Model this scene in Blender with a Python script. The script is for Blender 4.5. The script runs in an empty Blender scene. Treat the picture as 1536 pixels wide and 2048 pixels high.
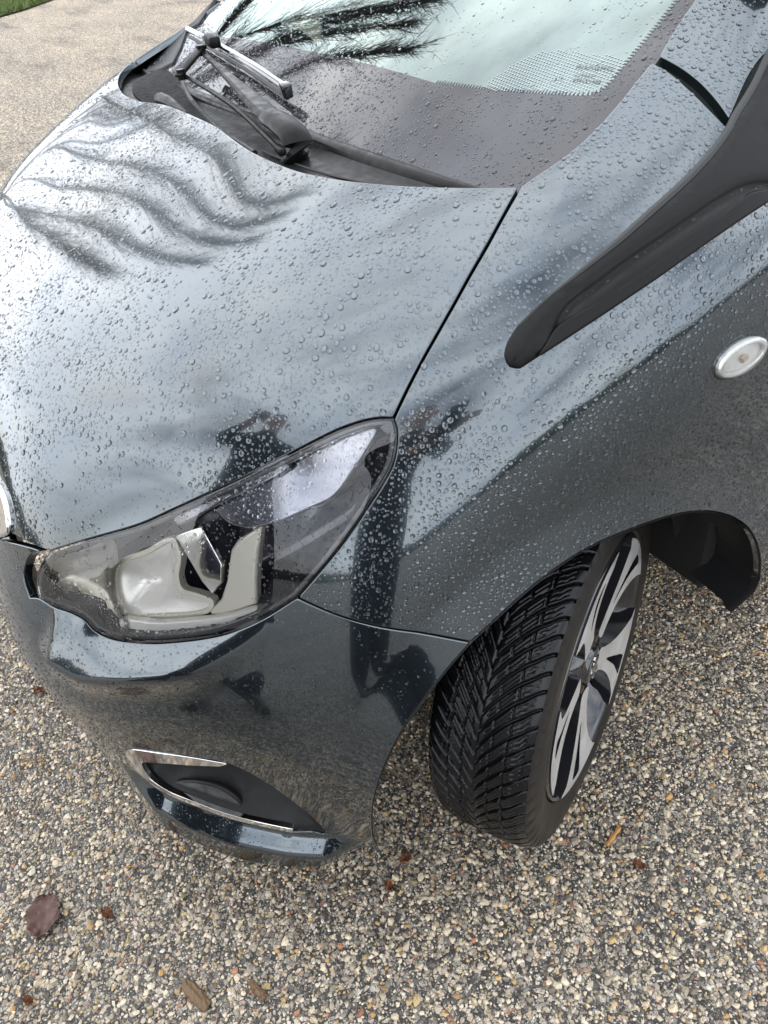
import bpy, bmesh, math, random
import numpy as np
from mathutils import Vector, Matrix
from mathutils.geometry import delaunay_2d_cdt

# ------------------------------------------------------------------ camera, sky, sun, exposure
scene = bpy.context.scene
col = scene.collection
EYE = np.array([1.253,-0.5555,1.2726])
CAMR = np.array([[0.5363809,0.8358257,-0.1170087],[0.5049581,-0.4289095,-0.7490353],[-0.6762491,0.3426837,-0.6521158]])          # rows: right, down, forward (car space: x = car's left, y = rearward, z = up)
cam_data = bpy.data.cameras.new("camera")
cam = bpy.data.objects.new("camera", cam_data); col.objects.link(cam)
cam_data.sensor_fit = 'VERTICAL'; cam_data.sensor_height = 36.0; cam_data.lens = 26.9289
cam_data.clip_start = 0.02; cam_data.clip_end = 500.0
cam.matrix_world = Matrix(((CAMR[0][0], -CAMR[1][0], -CAMR[2][0], EYE[0]),
                           (CAMR[0][1], -CAMR[1][1], -CAMR[2][1], EYE[1]),
                           (CAMR[0][2], -CAMR[1][2], -CAMR[2][2], EYE[2]), (0, 0, 0, 1)))
scene.camera = cam

SUN_DIR = Vector((-0.62, -0.50, 0.60)).normalized()      # towards the sun
world = bpy.data.worlds.new("World"); scene.world = world; world.use_nodes = True
wn = world.node_tree; wn.nodes.clear()
def wnode(t, **k):
    n = wn.nodes.new(t)
    for a, v in k.items(): setattr(n, a, v)
    return n
w_out = wnode('ShaderNodeOutputWorld'); w_bg = wnode('ShaderNodeBackground')
w_sky = wnode('ShaderNodeTexSky'); w_sky.sky_type = 'NISHITA'; w_sky.sun_disc = False
w_sky.sun_elevation = math.asin(SUN_DIR.z); w_sky.sun_rotation = math.atan2(SUN_DIR.x, SUN_DIR.y)
w_sky.air_density = 1.0; w_sky.dust_density = 1.5
w_tc = wnode('ShaderNodeTexCoord'); w_map = wnode('ShaderNodeMapping'); w_map.inputs['Scale'].default_value = (1, 1, 2.2)
w_n = wnode('ShaderNodeTexNoise'); w_n.inputs['Scale'].default_value = 2.1; w_n.inputs['Detail'].default_value = 9; w_n.inputs['Roughness'].default_value = 0.55
w_n.inputs['Distortion'].default_value = 0.35
w_r = wnode('ShaderNodeValToRGB'); w_r.color_ramp.elements[0].position = 0.28; w_r.color_ramp.elements[1].position = 0.52
w_n2 = wnode('ShaderNodeTexNoise'); w_n2.inputs['Scale'].default_value = 3.4; w_n2.inputs['Detail'].default_value = 8
w_r2 = wnode('ShaderNodeValToRGB')
w_r2.color_ramp.elements[0].position = 0.34; w_r2.color_ramp.elements[0].color = (16.6, 18.1, 20.6, 1)
w_r2.color_ramp.elements[1].position = 0.68; w_r2.color_ramp.elements[1].color = (22.8, 23.2, 23.8, 1)
w_mix = wnode('ShaderNodeMix'); w_mix.data_type = 'RGBA'
L = wn.links.new
L(w_tc.outputs['Generated'], w_map.inputs['Vector']); L(w_map.outputs['Vector'], w_n.inputs['Vector']); L(w_map.outputs['Vector'], w_n2.inputs['Vector'])
L(w_n.outputs['Fac'], w_r.inputs['Fac']); L(w_n2.outputs['Fac'], w_r2.inputs['Fac'])
L(w_r.outputs['Color'], w_mix.inputs['Factor']); L(w_sky.outputs['Color'], w_mix.inputs['A']); L(w_r2.outputs['Color'], w_mix.inputs['B'])
L(w_mix.outputs['Result'], w_bg.inputs['Color']); L(w_bg.outputs['Background'], w_out.inputs['Surface'])
w_bg.inputs['Strength'].default_value = 0.10

sun_data = bpy.data.lights.new("sun", 'SUN'); sun_data.energy = 0.7; sun_data.angle = math.radians(110); sun_data.color = (1.0, 0.93, 0.84)
sun = bpy.data.objects.new("sun", sun_data); col.objects.link(sun)
sun.rotation_euler = (-SUN_DIR).to_track_quat('-Z', 'Y').to_euler(); sun.location = (-6, -5, 8)
scene.view_settings.view_transform = 'Standard'; scene.view_settings.look = 'None'
scene.view_settings.exposure = 0.52; scene.view_settings.gamma = 1.0

rng = np.random.default_rng(7); random.seed(7)

# ------------------------------------------------------------------ helpers
def tag(o, label=None, cat=None, group=None, kind=None):
    if label: o['label'] = label
    if cat: o['category'] = cat
    if group: o['group'] = group
    if kind: o['kind'] = kind
    return o
def empty(name, loc=(0, 0, 0)):
    o = bpy.data.objects.new(name, None); col.objects.link(o); o.location = loc; o.empty_display_size = 0.1; return o
def link(name, me, mats, parent=None):
    o = bpy.data.objects.new(name, me); col.objects.link(o)
    if not isinstance(mats, (list, tuple)): mats = [mats]
    if len(me.materials) == 0:
        for m in mats: me.materials.append(m)
    if parent is not None: o.parent = parent
    return o
def mesh(name, V, F, smooth=True, normals=None, matidx=None):
    me = bpy.data.meshes.new(name)
    V = np.asarray(V, float)
    me.from_pydata([tuple(v) for v in V], [], [tuple(int(i) for i in f) for f in F])
    if smooth: me.polygons.foreach_set('use_smooth', [True] * len(me.polygons))
    if matidx is not None: me.polygons.foreach_set('material_index', [int(i) for i in matidx])
    me.update()
    if normals is not None: me.normals_split_custom_set_from_vertices([tuple(n) for n in normals])
    return me
def big_mesh(name, V, F, smooth=True):
    """V (n,3), F (m,3) or (m,4) arrays, straight into the mesh buffers"""
    V = np.ascontiguousarray(V, np.float32); F = np.ascontiguousarray(F, np.int32); k = F.shape[1]
    me = bpy.data.meshes.new(name)
    me.vertices.add(len(V)); me.vertices.foreach_set('co', V.ravel())
    me.loops.add(F.size); me.loops.foreach_set('vertex_index', F.ravel())
    me.polygons.add(len(F)); me.polygons.foreach_set('loop_start', np.arange(0, F.size, k, dtype=np.int32))
    me.polygons.foreach_set('loop_total', np.full(len(F), k, dtype=np.int32))
    me.polygons.foreach_set('use_smooth', np.full(len(F), smooth, dtype=bool))
    me.update(calc_edges=True); me.validate(); return me
class MB:
    """collects simple shapes into one mesh"""
    def __init__(s): s.V = []; s.F = []
    def add(s, V, F):
        b = len(s.V); s.V += [tuple(map(float, v)) for v in V]; s.F += [tuple(i + b for i in f) for f in F]
    def box(s, c, sx, sy, sz, ax=None, bev=0.0):
        c = np.array(c, float); A = np.eye(3) if ax is None else np.array(ax, float)
        b = min(bev, sx * .49, sy * .49, sz * .49)
        if b <= 0:
            P = [(i, j, k) for k in (-.5, .5) for j in (-.5, .5) for i in (-.5, .5)]
            V = [c + A[0] * p[0] * sx + A[1] * p[1] * sy + A[2] * p[2] * sz for p in P]
            s.add(V, [(0, 2, 3, 1), (4, 5, 7, 6), (0, 1, 5, 4), (2, 6, 7, 3), (0, 4, 6, 2), (1, 3, 7, 5)])
        else:
            bm = bmesh.new(); bmesh.ops.create_cube(bm, size=1.0)
            for v in bm.verts: v.co = (v.co.x * sx, v.co.y * sy, v.co.z * sz)
            bmesh.ops.bevel(bm, geom=list(bm.edges), offset=b, segments=2, affect='EDGES', profile=0.5)
            bm.verts.index_update()
            V = [c + A[0] * v.co.x + A[1] * v.co.y + A[2] * v.co.z for v in bm.verts]
            s.add(V, [[v.index for v in f.verts] for f in bm.faces]); bm.free()
    def tube(s, P, R, n=8, cap=True, flat=1.0, up=(0, 0, 1)):
        P = [np.array(p, float) for p in P]; m = len(P)
        R = [R] * m if np.isscalar(R) else R
        V = []; up = np.array(up, float)
        for i in range(m):
            t = P[min(i + 1, m - 1)] - P[max(i - 1, 0)]; t /= np.linalg.norm(t) + 1e-12
            a = np.cross(t, up)
            if np.linalg.norm(a) < 1e-4: a = np.cross(t, (1, 0, 0.1))
            a /= np.linalg.norm(a); b = np.cross(a, t)
            for k in range(n):
                th = 2 * math.pi * k / n
                V.append(P[i] + R[i] * (math.cos(th) * a + math.sin(th) * flat * b))
        F = [(i * n + k, i * n + (k + 1) % n, (i + 1) * n + (k + 1) % n, (i + 1) * n + k) for i in range(m - 1) for k in range(n)]
        if cap: F += [tuple(range(n - 1, -1, -1)), tuple((m - 1) * n + k for k in range(n))]
        s.add(V, F)
    def prism(s, P, n, d):
        """closed 3-D outline P pushed d along n"""
        P = [np.array(p, float) for p in P]; n = np.array(n, float) * d; k = len(P)
        s.add([p for p in P] + [p + n for p in P], [tuple(range(k - 1, -1, -1)), tuple(range(k, 2 * k))] + [(i, (i + 1) % k, k + (i + 1) % k, k + i) for i in range(k)])
    def build(s, name, mat, parent=None, smooth=False, bevel=0.0):
        me = mesh(name, s.V, s.F, smooth)
        o = link(name, me, mat, parent)
        if bevel > 0:
            b = o.modifiers.new('bevel', 'BEVEL'); b.width = bevel; b.segments = 2; b.limit_method = 'ANGLE'
        if smooth:
            bm = bmesh.new(); bm.from_mesh(me)
            for e in bm.edges: e.smooth = (len(e.link_faces) < 2) or e.calc_face_angle(0) < 0.7
            bm.to_mesh(me); bm.free()
        return o
def crom(P, step, closed=False):
    """Catmull-Rom through the points, resampled about every `step`"""
    P = np.array(P, float); n = len(P); out = []
    segs = n if closed else n - 1
    for i in range(segs):
        if closed: p0, p1, p2, p3 = P[i - 1], P[i], P[(i + 1) % n], P[(i + 2) % n]
        else:
            p1, p2 = P[i], P[i + 1]
            p0 = P[i - 1] if i > 0 else 2 * p1 - p2
            p3 = P[i + 2] if i + 2 < n else 2 * p2 - p1
        d01, d12, d23 = [max(np.linalg.norm(b - a), 1e-9) ** .5 for a, b in ((p0, p1), (p1, p2), (p2, p3))]
        m1 = (p2 - p1 + d12 * ((p1 - p0) / d01 - (p2 - p0) / (d01 + d12)))
        m2 = (p2 - p1 + d12 * ((p3 - p2) / d23 - (p3 - p1) / (d12 + d23)))
        k = max(1, int(math.ceil(np.linalg.norm(p2 - p1) / step)))
        t = (np.arange(k) / k)[:, None]
        out.append((2 * t**3 - 3 * t**2 + 1) * p1 + (t**3 - 2 * t**2 + t) * m1 + (-2 * t**3 + 3 * t**2) * p2 + (t**3 - t**2) * m2)
    if not closed: out.append(P[-1:])
    return np.concatenate(out)
def mirror_mesh(me):
    n = len(me.vertices); V = np.empty(n * 3, np.float32); me.vertices.foreach_get('co', V); V = V.reshape(-1, 3) * [-1, 1, 1]
    F = [tuple(reversed(p.vertices)) for p in me.polygons]
    m2 = mesh(me.name, V, F, True, matidx=[p.material_index for p in me.polygons])
    for m in me.materials: m2.materials.append(m)
    return m2

# ------------------------------------------------------------------ materials
def new_mat(name):
    m = bpy.data.materials.new(name); m.use_nodes = True; nt = m.node_tree
    return m, nt, nt.nodes['Principled BSDF'], nt.nodes, nt.links.new
def pmat(name, colr, rough=0.5, metal=0.0, ior=1.5, coat=0.0, coat_rough=0.03, bump=0.0, bscale=300, var=0.0, spec=0.5):
    m, nt, b, N, lk = new_mat(name)
    b.inputs['Base Color'].default_value = (*colr, 1); b.inputs['Roughness'].default_value = rough
    b.inputs['Metallic'].default_value = metal; b.inputs['IOR'].default_value = ior
    b.inputs['Coat Weight'].default_value = coat; b.inputs['Coat Roughness'].default_value = coat_rough
    b.inputs['Specular IOR Level'].default_value = spec
    if bump or var:
        tc = N.new('ShaderNodeTexCoord'); n = N.new('ShaderNodeTexNoise'); n.inputs['Scale'].default_value = bscale; n.inputs['Detail'].default_value = 5
        lk(tc.outputs['Object'], n.inputs['Vector'])
        if bump:
            bp = N.new('ShaderNodeBump'); bp.inputs['Strength'].default_value = bump; bp.inputs['Distance'].default_value = 0.001
            lk(n.outputs['Fac'], bp.inputs['Height']); lk(bp.outputs['Normal'], b.inputs['Normal'])
        if var:
            n2 = N.new('ShaderNodeTexNoise'); n2.inputs['Scale'].default_value = bscale * .08; n2.inputs['Detail'].default_value = 6
            lk(tc.outputs['Object'], n2.inputs['Vector'])
            mr = N.new('ShaderNodeMapRange'); mr.inputs['From Min'].default_value = .3; mr.inputs['From Max'].default_value = .7
            mr.inputs['To Min'].default_value = max(0.02, rough - var); mr.inputs['To Max'].default_value = min(1, rough + var)
            lk(n2.outputs['Fac'], mr.inputs['Value']); lk(mr.outputs['Result'], b.inputs['Roughness'])
    return m
def paint():
    m, nt, b, N, lk = new_mat('grey_green_metallic_paint')
    tc = N.new('ShaderNodeTexCoord')
    v = N.new('ShaderNodeTexVoronoi'); v.inputs['Scale'].default_value = 1800; lk(tc.outputs['Object'], v.inputs['Vector'])
    mx = N.new('ShaderNodeMix'); mx.data_type = 'RGBA'
    mx.inputs['A'].default_value = (0.042, 0.055, 0.063, 1); mx.inputs['B'].default_value = (0.070, 0.088, 0.099, 1)
    lk(v.outputs['Color'], mx.inputs['Factor']); lk(mx.outputs['Result'], b.inputs['Base Color'])
    b.inputs['Metallic'].default_value = 0.9; b.inputs['Roughness'].default_value = 0.13
    b.inputs['Coat Weight'].default_value = 1.0; b.inputs['Coat IOR'].default_value = 1.68; b.inputs['Coat Roughness'].default_value = 0.012
    n = N.new('ShaderNodeTexNoise'); n.inputs['Scale'].default_value = 420; n.inputs['Detail'].default_value = 1; lk(tc.outputs['Object'], n.inputs['Vector'])
    bp = N.new('ShaderNodeBump'); bp.inputs['Strength'].default_value = 0.02; bp.inputs['Distance'].default_value = 0.0004
    lk(n.outputs['Fac'], bp.inputs['Height']); lk(bp.outputs['Normal'], b.inputs['Coat Normal'])
    return m
def clear_shell(name, tint=(1, 1, 1), ior=1.5, rough=0.0, refl=(1, 1, 1), boost=0.0):
    """thin clear plastic or glass: Fresnel mix of see-through and mirror"""
    m, nt, b, N, lk = new_mat(name); N.remove(b); out = N['Material Output']
    fr = N.new('ShaderNodeFresnel'); fr.inputs['IOR'].default_value = ior
    tr = N.new('ShaderNodeBsdfTransparent'); tr.inputs['Color'].default_value = (*tint, 1)
    gl = N.new('ShaderNodeBsdfGlossy'); gl.inputs['Roughness'].default_value = rough; gl.inputs['Color'].default_value = (*refl, 1)
    ad = N.new('ShaderNodeMath'); ad.operation = 'ADD'; ad.use_clamp = True; ad.inputs[1].default_value = boost
    mx = N.new('ShaderNodeMixShader'); lk(fr.outputs[0], ad.inputs[0]); lk(ad.outputs[0], mx.inputs[0]); lk(tr.outputs[0], mx.inputs[1]); lk(gl.outputs[0], mx.inputs[2]); lk(mx.outputs[0], out.inputs['Surface'])
    return m
M = {}
M['paint'] = paint()
M['black_plastic'] = pmat('black_textured_plastic', (0.013, 0.0125, 0.012), 0.38, bump=0.3, bscale=900, var=.14, spec=.24)
M['trim_plastic'] = pmat('weathered_black_trim_plastic', (0.0065, 0.0062, 0.0058), 0.34, bump=0.22, bscale=700, var=.16, spec=.16)
M['gloss_black'] = pmat('gloss_black_plastic', (0.012, 0.012, 0.013), 0.08, coat=.6)
M['dark'] = pmat('dark_underbody', (0.010, 0.010, 0.010), 0.7)
M['liner'] = pmat('black_liner_plastic', (0.012, 0.012, 0.013), 0.38, var=.1, bscale=200)
M['rubber'] = pmat('black_rubber_seal', (0.012, 0.012, 0.012), 0.5)
M['tyre'] = pmat('wet_tyre_rubber', (0.0050, 0.0050, 0.0055), 0.15, var=.11, bscale=260, bump=.12, spec=.30)
M['sidewall'] = pmat('tyre_sidewall_rubber', (0.014, 0.0125, 0.011), 0.40, var=.12, bscale=150, bump=.2, spec=.32)
M['machined'] = pmat('machined_alloy', (0.80, 0.79, 0.77), 0.40, 0.75, var=.1, bscale=350, bump=.1)
M['wheel_black'] = pmat('wheel_gloss_black', (0.015, 0.015, 0.017), 0.12, coat=.8)
M['chrome'] = pmat('chrome_plate', (0.80, 0.80, 0.79), 0.09, 1.0, var=.05, bscale=200)
M['reflector'] = pmat('aluminised_reflector', (0.95, 0.93, 0.88), 0.28, 0.30)
M['facet'] = pmat('faceted_lamp_back', (0.88, 0.88, 0.85), 0.16, 0.6, bump=1.0, bscale=330)
M['white_back'] = pmat('white_lamp_back', (0.86, 0.86, 0.83), 0.25)
M['cream'] = pmat('satin_lamp_bezel', (0.78, 0.74, 0.64), 0.35, 0.2)
M['lamp_grey'] = pmat('lamp_housing_grey', (0.10, 0.10, 0.105), 0.25, 0.3)
M['lamp_dark'] = pmat('lamp_housing_dark', (0.10, 0.10, 0.115), 0.18, 0.7)
M['lamp_silver'] = pmat('lamp_housing_silver', (0.34, 0.34, 0.37), 0.16, 0.9)
M['chamber'] = pmat('indicator_chamber_satin', (0.42, 0.40, 0.34), 0.3, 0.7)
M['lens'] = clear_shell('clear_lamp_lens', (0.99, 0.99, 0.985), 1.56)
M['glass'] = clear_shell('windscreen_glass', (0.30, 0.37, 0.35), 1.55, refl=(0.86, 1.0, 0.95), boost=0.15)
M['frit'] = pmat('black_ceramic_band', (0.020, 0.019, 0.022), 0.02, ior=1.52)
M['dot'] = pmat('grey_printed_dots', (0.30, 0.34, 0.34), 0.3)
M['print'] = pmat('grey_glass_print', (0.05, 0.06, 0.06), 0.4)
M['dash'] = pmat('dashboard_plastic', (0.16, 0.18, 0.175), 0.7)
M['foot_black'] = pmat('satin_black_cover', (0.009, 0.009, 0.010), 0.42, spec=.2)
M['disc'] = pmat('rusty_brake_disc', (0.16, 0.10, 0.07), 0.45, 0.7, var=.2, bscale=120)
M['amber'] = pmat('clear_amber_bulb', (0.50, 0.40, 0.34), 0.2)
mw, nt_, b_, N_, lk_ = new_mat('rain_water')
b_.inputs['Base Color'].default_value = (1, 1, 1, 1); b_.inputs['Roughness'].default_value = 0.0; b_.inputs['IOR'].default_value = 1.333; b_.inputs['Transmission Weight'].default_value = 1.0
M['water'] = mw

# ------------------------------------------------------------------ the ground and its surroundings
def pix(X):
    c = (np.asarray(X, float) - EYE) @ CAMR.T
    z = np.maximum(c[..., 2], 1e-6)
    return np.stack([c[..., 0] / z * 1531.956 + 768, c[..., 1] / z * 1531.956 + 1024, c[..., 2]], -1)
def ground_mat():
    m, nt, b, N, lk = new_mat('exposed_aggregate_asphalt')
    tc = N.new('ShaderNodeTexCoord'); 
    def vor(scale, feat='F1'):
        v = N.new('ShaderNodeTexVoronoi'); v.feature = feat; v.inputs['Scale'].default_value = scale; lk(tc.outputs['Object'], v.inputs['Vector']); return v
    def ramp(pts):
        r = N.new('ShaderNodeValToRGB'); e = r.color_ramp.elements
        while len(e) < len(pts): e.new(0.5)
        for q, (p, c) in zip(e, pts): q.position = p; q.color = (*c, 1)
        return r
    v1 = vor(125); ve = vor(125, 'DISTANCE_TO_EDGE'); v2 = vor(330); v2e = vor(330, 'DISTANCE_TO_EDGE')
    sep = N.new('ShaderNodeSeparateColor'); lk(v1.outputs['Color'], sep.inputs[0])
    r1 = ramp([(0, (.04, .038, .036)), (.22, (.10, .095, .09)), (.45, (.26, .245, .22)), (.62, (.45, .42, .36)), (.80, (.50, .40, .26)), (.90, (.55, .52, .48)), (1, (.34, .19, .12))])
    lk(sep.outputs[0], r1.inputs['Fac'])
    sep2 = N.new('ShaderNodeSeparateColor'); lk(v2.outputs['Color'], sep2.inputs[0])
    r2 = ramp([(0, (.03, .03, .03)), (.5, (.09, .088, .085)), (.8, (.30, .285, .26)), (1, (.5, .47, .42))]); lk(sep2.outputs[1], r2.inputs['Fac'])
    msk = ramp([(.03, (0, 0, 0)), (.07, (1, 1, 1))]); lk(ve.outputs['Distance'], msk.inputs['Fac'])
    cut = N.new('ShaderNodeMath'); cut.operation = 'GREATER_THAN'; cut.inputs[1].default_value = .38; lk(sep.outputs[1], cut.inputs[0])
    mul = N.new('ShaderNodeMath'); mul.operation = 'MULTIPLY'; lk(msk.outputs[0], mul.inputs[0]); lk(cut.outputs[0], mul.inputs[1])
    msk2 = ramp([(.05, (0, 0, 0)), (.14, (1, 1, 1))]); lk(v2e.outputs['Distance'], msk2.inputs['Fac'])
    base = N.new('ShaderNodeMix'); base.data_type = 'RGBA'; base.inputs['A'].default_value = (.046, .040, .034, 1); lk(msk2.outputs[0], base.inputs['Factor']); lk(r2.outputs[0], base.inputs['B'])
    mx = N.new('ShaderNodeMix'); mx.data_type = 'RGBA'; lk(mul.outputs[0], mx.inputs['Factor']); lk(base.outputs['Result'], mx.inputs['A']); lk(r1.outputs[0], mx.inputs['B'])
    # large stains and streaks worn into the road
    n = N.new('ShaderNodeTexNoise'); n.inputs['Scale'].default_value = 1.3; n.inputs['Detail'].default_value = 8; n.inputs['Roughness'].default_value = .62
    mp = N.new('ShaderNodeMapping'); mp.inputs['Scale'].default_value = (.45, 1.7, 1); mp.inputs['Rotation'].default_value = (0, 0, .5); lk(tc.outputs['Object'], mp.inputs['Vector']); lk(mp.outputs[0], n.inputs['Vector'])
    rs = ramp([(.33, (.60, .585, .57)), (.45, (1.02, 1.0, .97)), (.68, (1.3, 1.25, 1.18))]); lk(n.outputs['Fac'], rs.inputs['Fac'])
    ml = N.new('ShaderNodeMix'); ml.data_type = 'RGBA'; ml.blend_type = 'MULTIPLY'; ml.inputs['Factor'].default_value = 1; lk(mx.outputs['Result'], ml.inputs['A']); lk(rs.outputs[0], ml.inputs['B'])
    ng = N.new('ShaderNodeTexNoise'); ng.inputs['Scale'].default_value = 70; ng.inputs['Detail'].default_value = 7; ng.inputs['Roughness'].default_value = .75; lk(tc.outputs['Object'], ng.inputs['Vector'])
    rg = ramp([(.36, (.55, .54, .53)), (.50, (1, 1, 1)), (.64, (1.45, 1.42, 1.38))]); lk(ng.outputs['Fac'], rg.inputs['Fac'])
    mg = N.new('ShaderNodeMix'); mg.data_type = 'RGBA'; mg.blend_type = 'MULTIPLY'; mg.inputs['Factor'].default_value = 1; lk(ml.outputs['Result'], mg.inputs['A']); lk(rg.outputs[0], mg.inputs['B'])
    sx = N.new('ShaderNodeSeparateXYZ'); lk(tc.outputs['Object'], sx.inputs[0]); nd = N.new('ShaderNodeTexNoise'); nd.inputs['Scale'].default_value = .9; nd.inputs['Detail'].default_value = 6; lk(tc.outputs['Object'], nd.inputs['Vector'])
    ad = N.new('ShaderNodeMath'); ad.operation = 'MULTIPLY_ADD'; ad.inputs[1].default_value = 2.2; lk(nd.outputs['Fac'], ad.inputs[0]); lk(sx.outputs[0], ad.inputs[2])
    dry = N.new('ShaderNodeMapRange'); dry.inputs['From Min'].default_value = .2; dry.inputs['From Max'].default_value = -2.2; lk(ad.outputs[0], dry.inputs['Value'])
    dc = N.new('ShaderNodeMix'); dc.data_type = 'RGBA'; dc.inputs['A'].default_value = (1, 1, 1, 1); dc.inputs['B'].default_value = (2.0, 1.90, 1.76, 1); lk(dry.outputs[0], dc.inputs['Factor'])
    md = N.new('ShaderNodeMix'); md.data_type = 'RGBA'; md.blend_type = 'MULTIPLY'; md.inputs['Factor'].default_value = 1; lk(mg.outputs['Result'], md.inputs['A']); lk(dc.outputs['Result'], md.inputs['B'])
    lk(md.outputs['Result'], b.inputs['Base Color'])
    dr = N.new('ShaderNodeMapRange'); dr.inputs['To Min'].default_value = .36; dr.inputs['To Max'].default_value = .8; lk(dry.outputs[0], dr.inputs['Value']); lk(dr.outputs[0], b.inputs['Roughness'])
    bp = N.new('ShaderNodeBump'); bp.inputs['Strength'].default_value = .9; bp.inputs['Distance'].default_value = .003
    ht = N.new('ShaderNodeMath'); ht.operation = 'MULTIPLY_ADD'; ht.inputs[1].default_value = .6; lk(mul.outputs[0], ht.inputs[0]); lk(msk2.outputs[0], ht.inputs[2])
    lk(ht.outputs[0], bp.inputs['Height']); lk(bp.outputs[0], b.inputs['Normal'])
    return m
M['ground'] = ground_mat()
gx = np.array([(-220, -220, 0), (220, -220, 0), (220, 220, 0), (-220, 220, 0)], float)
ground = link('ground', mesh('ground', gx, [(0, 1, 2, 3)], False), M['ground'])
tag(ground, 'wet grey asphalt with exposed pale stones under the car', 'ground', kind='structure')

# exposed stones: real pebbles bedded in the asphalt wherever they show at more than a few pixels
def stone_mat():
    m, nt, b, N, lk = new_mat('wet_pebble')
    at = N.new('ShaderNodeAttribute'); at.attribute_name = 'tone'
    oi = N.new('ShaderNodeObjectInfo')
    tc = N.new('ShaderNodeTexCoord'); n = N.new('ShaderNodeTexNoise'); n.inputs['Scale'].default_value = 260; n.inputs['Detail'].default_value = 4; lk(tc.outputs['Object'], n.inputs['Vector'])
    mr = N.new('ShaderNodeMapRange'); mr.inputs['To Min'].default_value = .72; mr.inputs['To Max'].default_value = 1.22; lk(n.outputs['Fac'], mr.inputs['Value'])
    ml = N.new('ShaderNodeMix'); ml.data_type = 'RGBA'; ml.blend_type = 'MULTIPLY'; ml.inputs['Factor'].default_value = 1
    lk(at.outputs['Color'], ml.inputs['A']); lk(mr.outputs['Result'], ml.inputs['B']); lk(ml.outputs['Result'], b.inputs['Base Color'])
    b.inputs['Roughness'].default_value = .30; b.inputs['Specular IOR Level'].default_value = .6
    return m
M['stone'] = stone_mat()
ICO = np.array([(0, 0, 1)] + [(.894 * math.cos(a * 1.2566), .894 * math.sin(a * 1.2566), .447) for a in range(5)] + [(.894 * math.cos(a * 1.2566 + .628), .894 * math.sin(a * 1.2566 + .628), -.447) for a in range(5)] + [(0, 0, -1)])
ICF = np.array([(0, 1 + i, 1 + (i + 1) % 5) for i in range(5)] + [(1 + i, 6 + i, 1 + (i + 1) % 5) for i in range(5)] + [(1 + (i + 1) % 5, 6 + i, 6 + (i + 1) % 5) for i in range(5)])
PAL = np.array([(.68, .63, .53), (.62, .56, .45), (.72, .69, .63), (.44, .40, .34), (.26, .24, .21), (.56, .42, .22), (.52, .33, .14), (.15, .135, .115), (.09, .08, .07), (.40, .19, .11), (.30, .27, .16), (.34, .31, .29)])
PW = np.array([.20, .15, .10, .11, .11, .05, .035, .10, .06, .015, .02, .08]); PW = PW / PW.sum()
def make_stones():
    sp = .0057
    X, Y = np.meshgrid(np.arange(-1.6, 2.3, sp), np.arange(-1.7, 2.2, sp)); p = np.stack([X.ravel(), Y.ravel()], -1)
    p += rng.uniform(-.5, .5, p.shape) * sp * 1.15
    q = pix(np.c_[p, np.zeros(len(p))])
    keep = (q[:, 0] > -130) & (q[:, 0] < 1666) & (q[:, 1] > 880) & (q[:, 1] < 2180) & (q[:, 2] > .1) & (q[:, 2] < 3.2)
    # nothing shows under the middle of the car
    keep &= ~((p[:, 0] < .30) & (p[:, 1] > -.55) & (p[:, 1] < 1.5))
    keep &= rng.random(len(p)) < .93
    p = p[keep]; q = q[keep]; n = len(p)
    r = np.clip(0.00225 * np.exp(rng.normal(0, .42, n)), .0010, .0066)
    sc = rng.uniform(.62, 1.34, (n, 12, 1)) * np.stack([rng.uniform(.85, 1.35, n), rng.uniform(.7, 1.05, n), rng.uniform(.55, .85, n)], -1)[:, None, :]
    V = ICO[None] * sc * r[:, None, None]
    a = rng.uniform(0, 6.283, n); ca, sa = np.cos(a)[:, None], np.sin(a)[:, None]
    V = np.stack([V[..., 0] * ca - V[..., 1] * sa, V[..., 0] * sa + V[..., 1] * ca, V[..., 2]], -1)
    z = r * rng.uniform(-.15, .28, n)
    V[..., 0] += p[:, :1]; V[..., 1] += p[:, 1:]; V[..., 2] += z[:, None]
    tone = PAL[rng.choice(len(PAL), n, p=PW)] * rng.uniform(.62, 1.0, (n, 1)) * np.array([1.0, .90, .76])
    size = r / q[:, 2] * ((q[:, 0] > 0) & (q[:, 0] < 1536) & (q[:, 1] < 2048) & (q[:, 1] > 1740))
    big = np.argsort(-size)[:300]; rest = np.setdiff1d(np.arange(n), big)
    F = (ICF[None] + (np.arange(len(rest)) * 12)[:, None, None]).reshape(-1, 3)
    me = big_mesh('gravel', V[rest].reshape(-1, 3), F, False)
    at = me.color_attributes.new('tone', 'FLOAT_COLOR', 'POINT'); cc = np.ones((len(rest), 12, 4), np.float32); cc[..., :3] = tone[rest][:, None]; at.data.foreach_set('color', cc.ravel())
    g = link('gravel', me, M['stone']); tag(g, 'small pale wet stones bedded all over the asphalt', 'gravel', kind='stuff')
    for i in big:
        c = np.array([p[i, 0], p[i, 1], 0])
        bm = bmesh.new(); vs = [bm.verts.new(v - c) for v in V[i]]
        for f in ICF: bm.faces.new([vs[k] for k in f])
        me = bpy.data.meshes.new('stone'); bm.to_mesh(me); bm.free(); at = me.color_attributes.new('tone', 'FLOAT_COLOR', 'POINT'); at.data.foreach_set('color', np.tile(np.r_[tone[i], 1], 12).astype(np.float32))
        o = link('stone', me, M['stone'], ground); o.location = c
make_stones()

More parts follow.
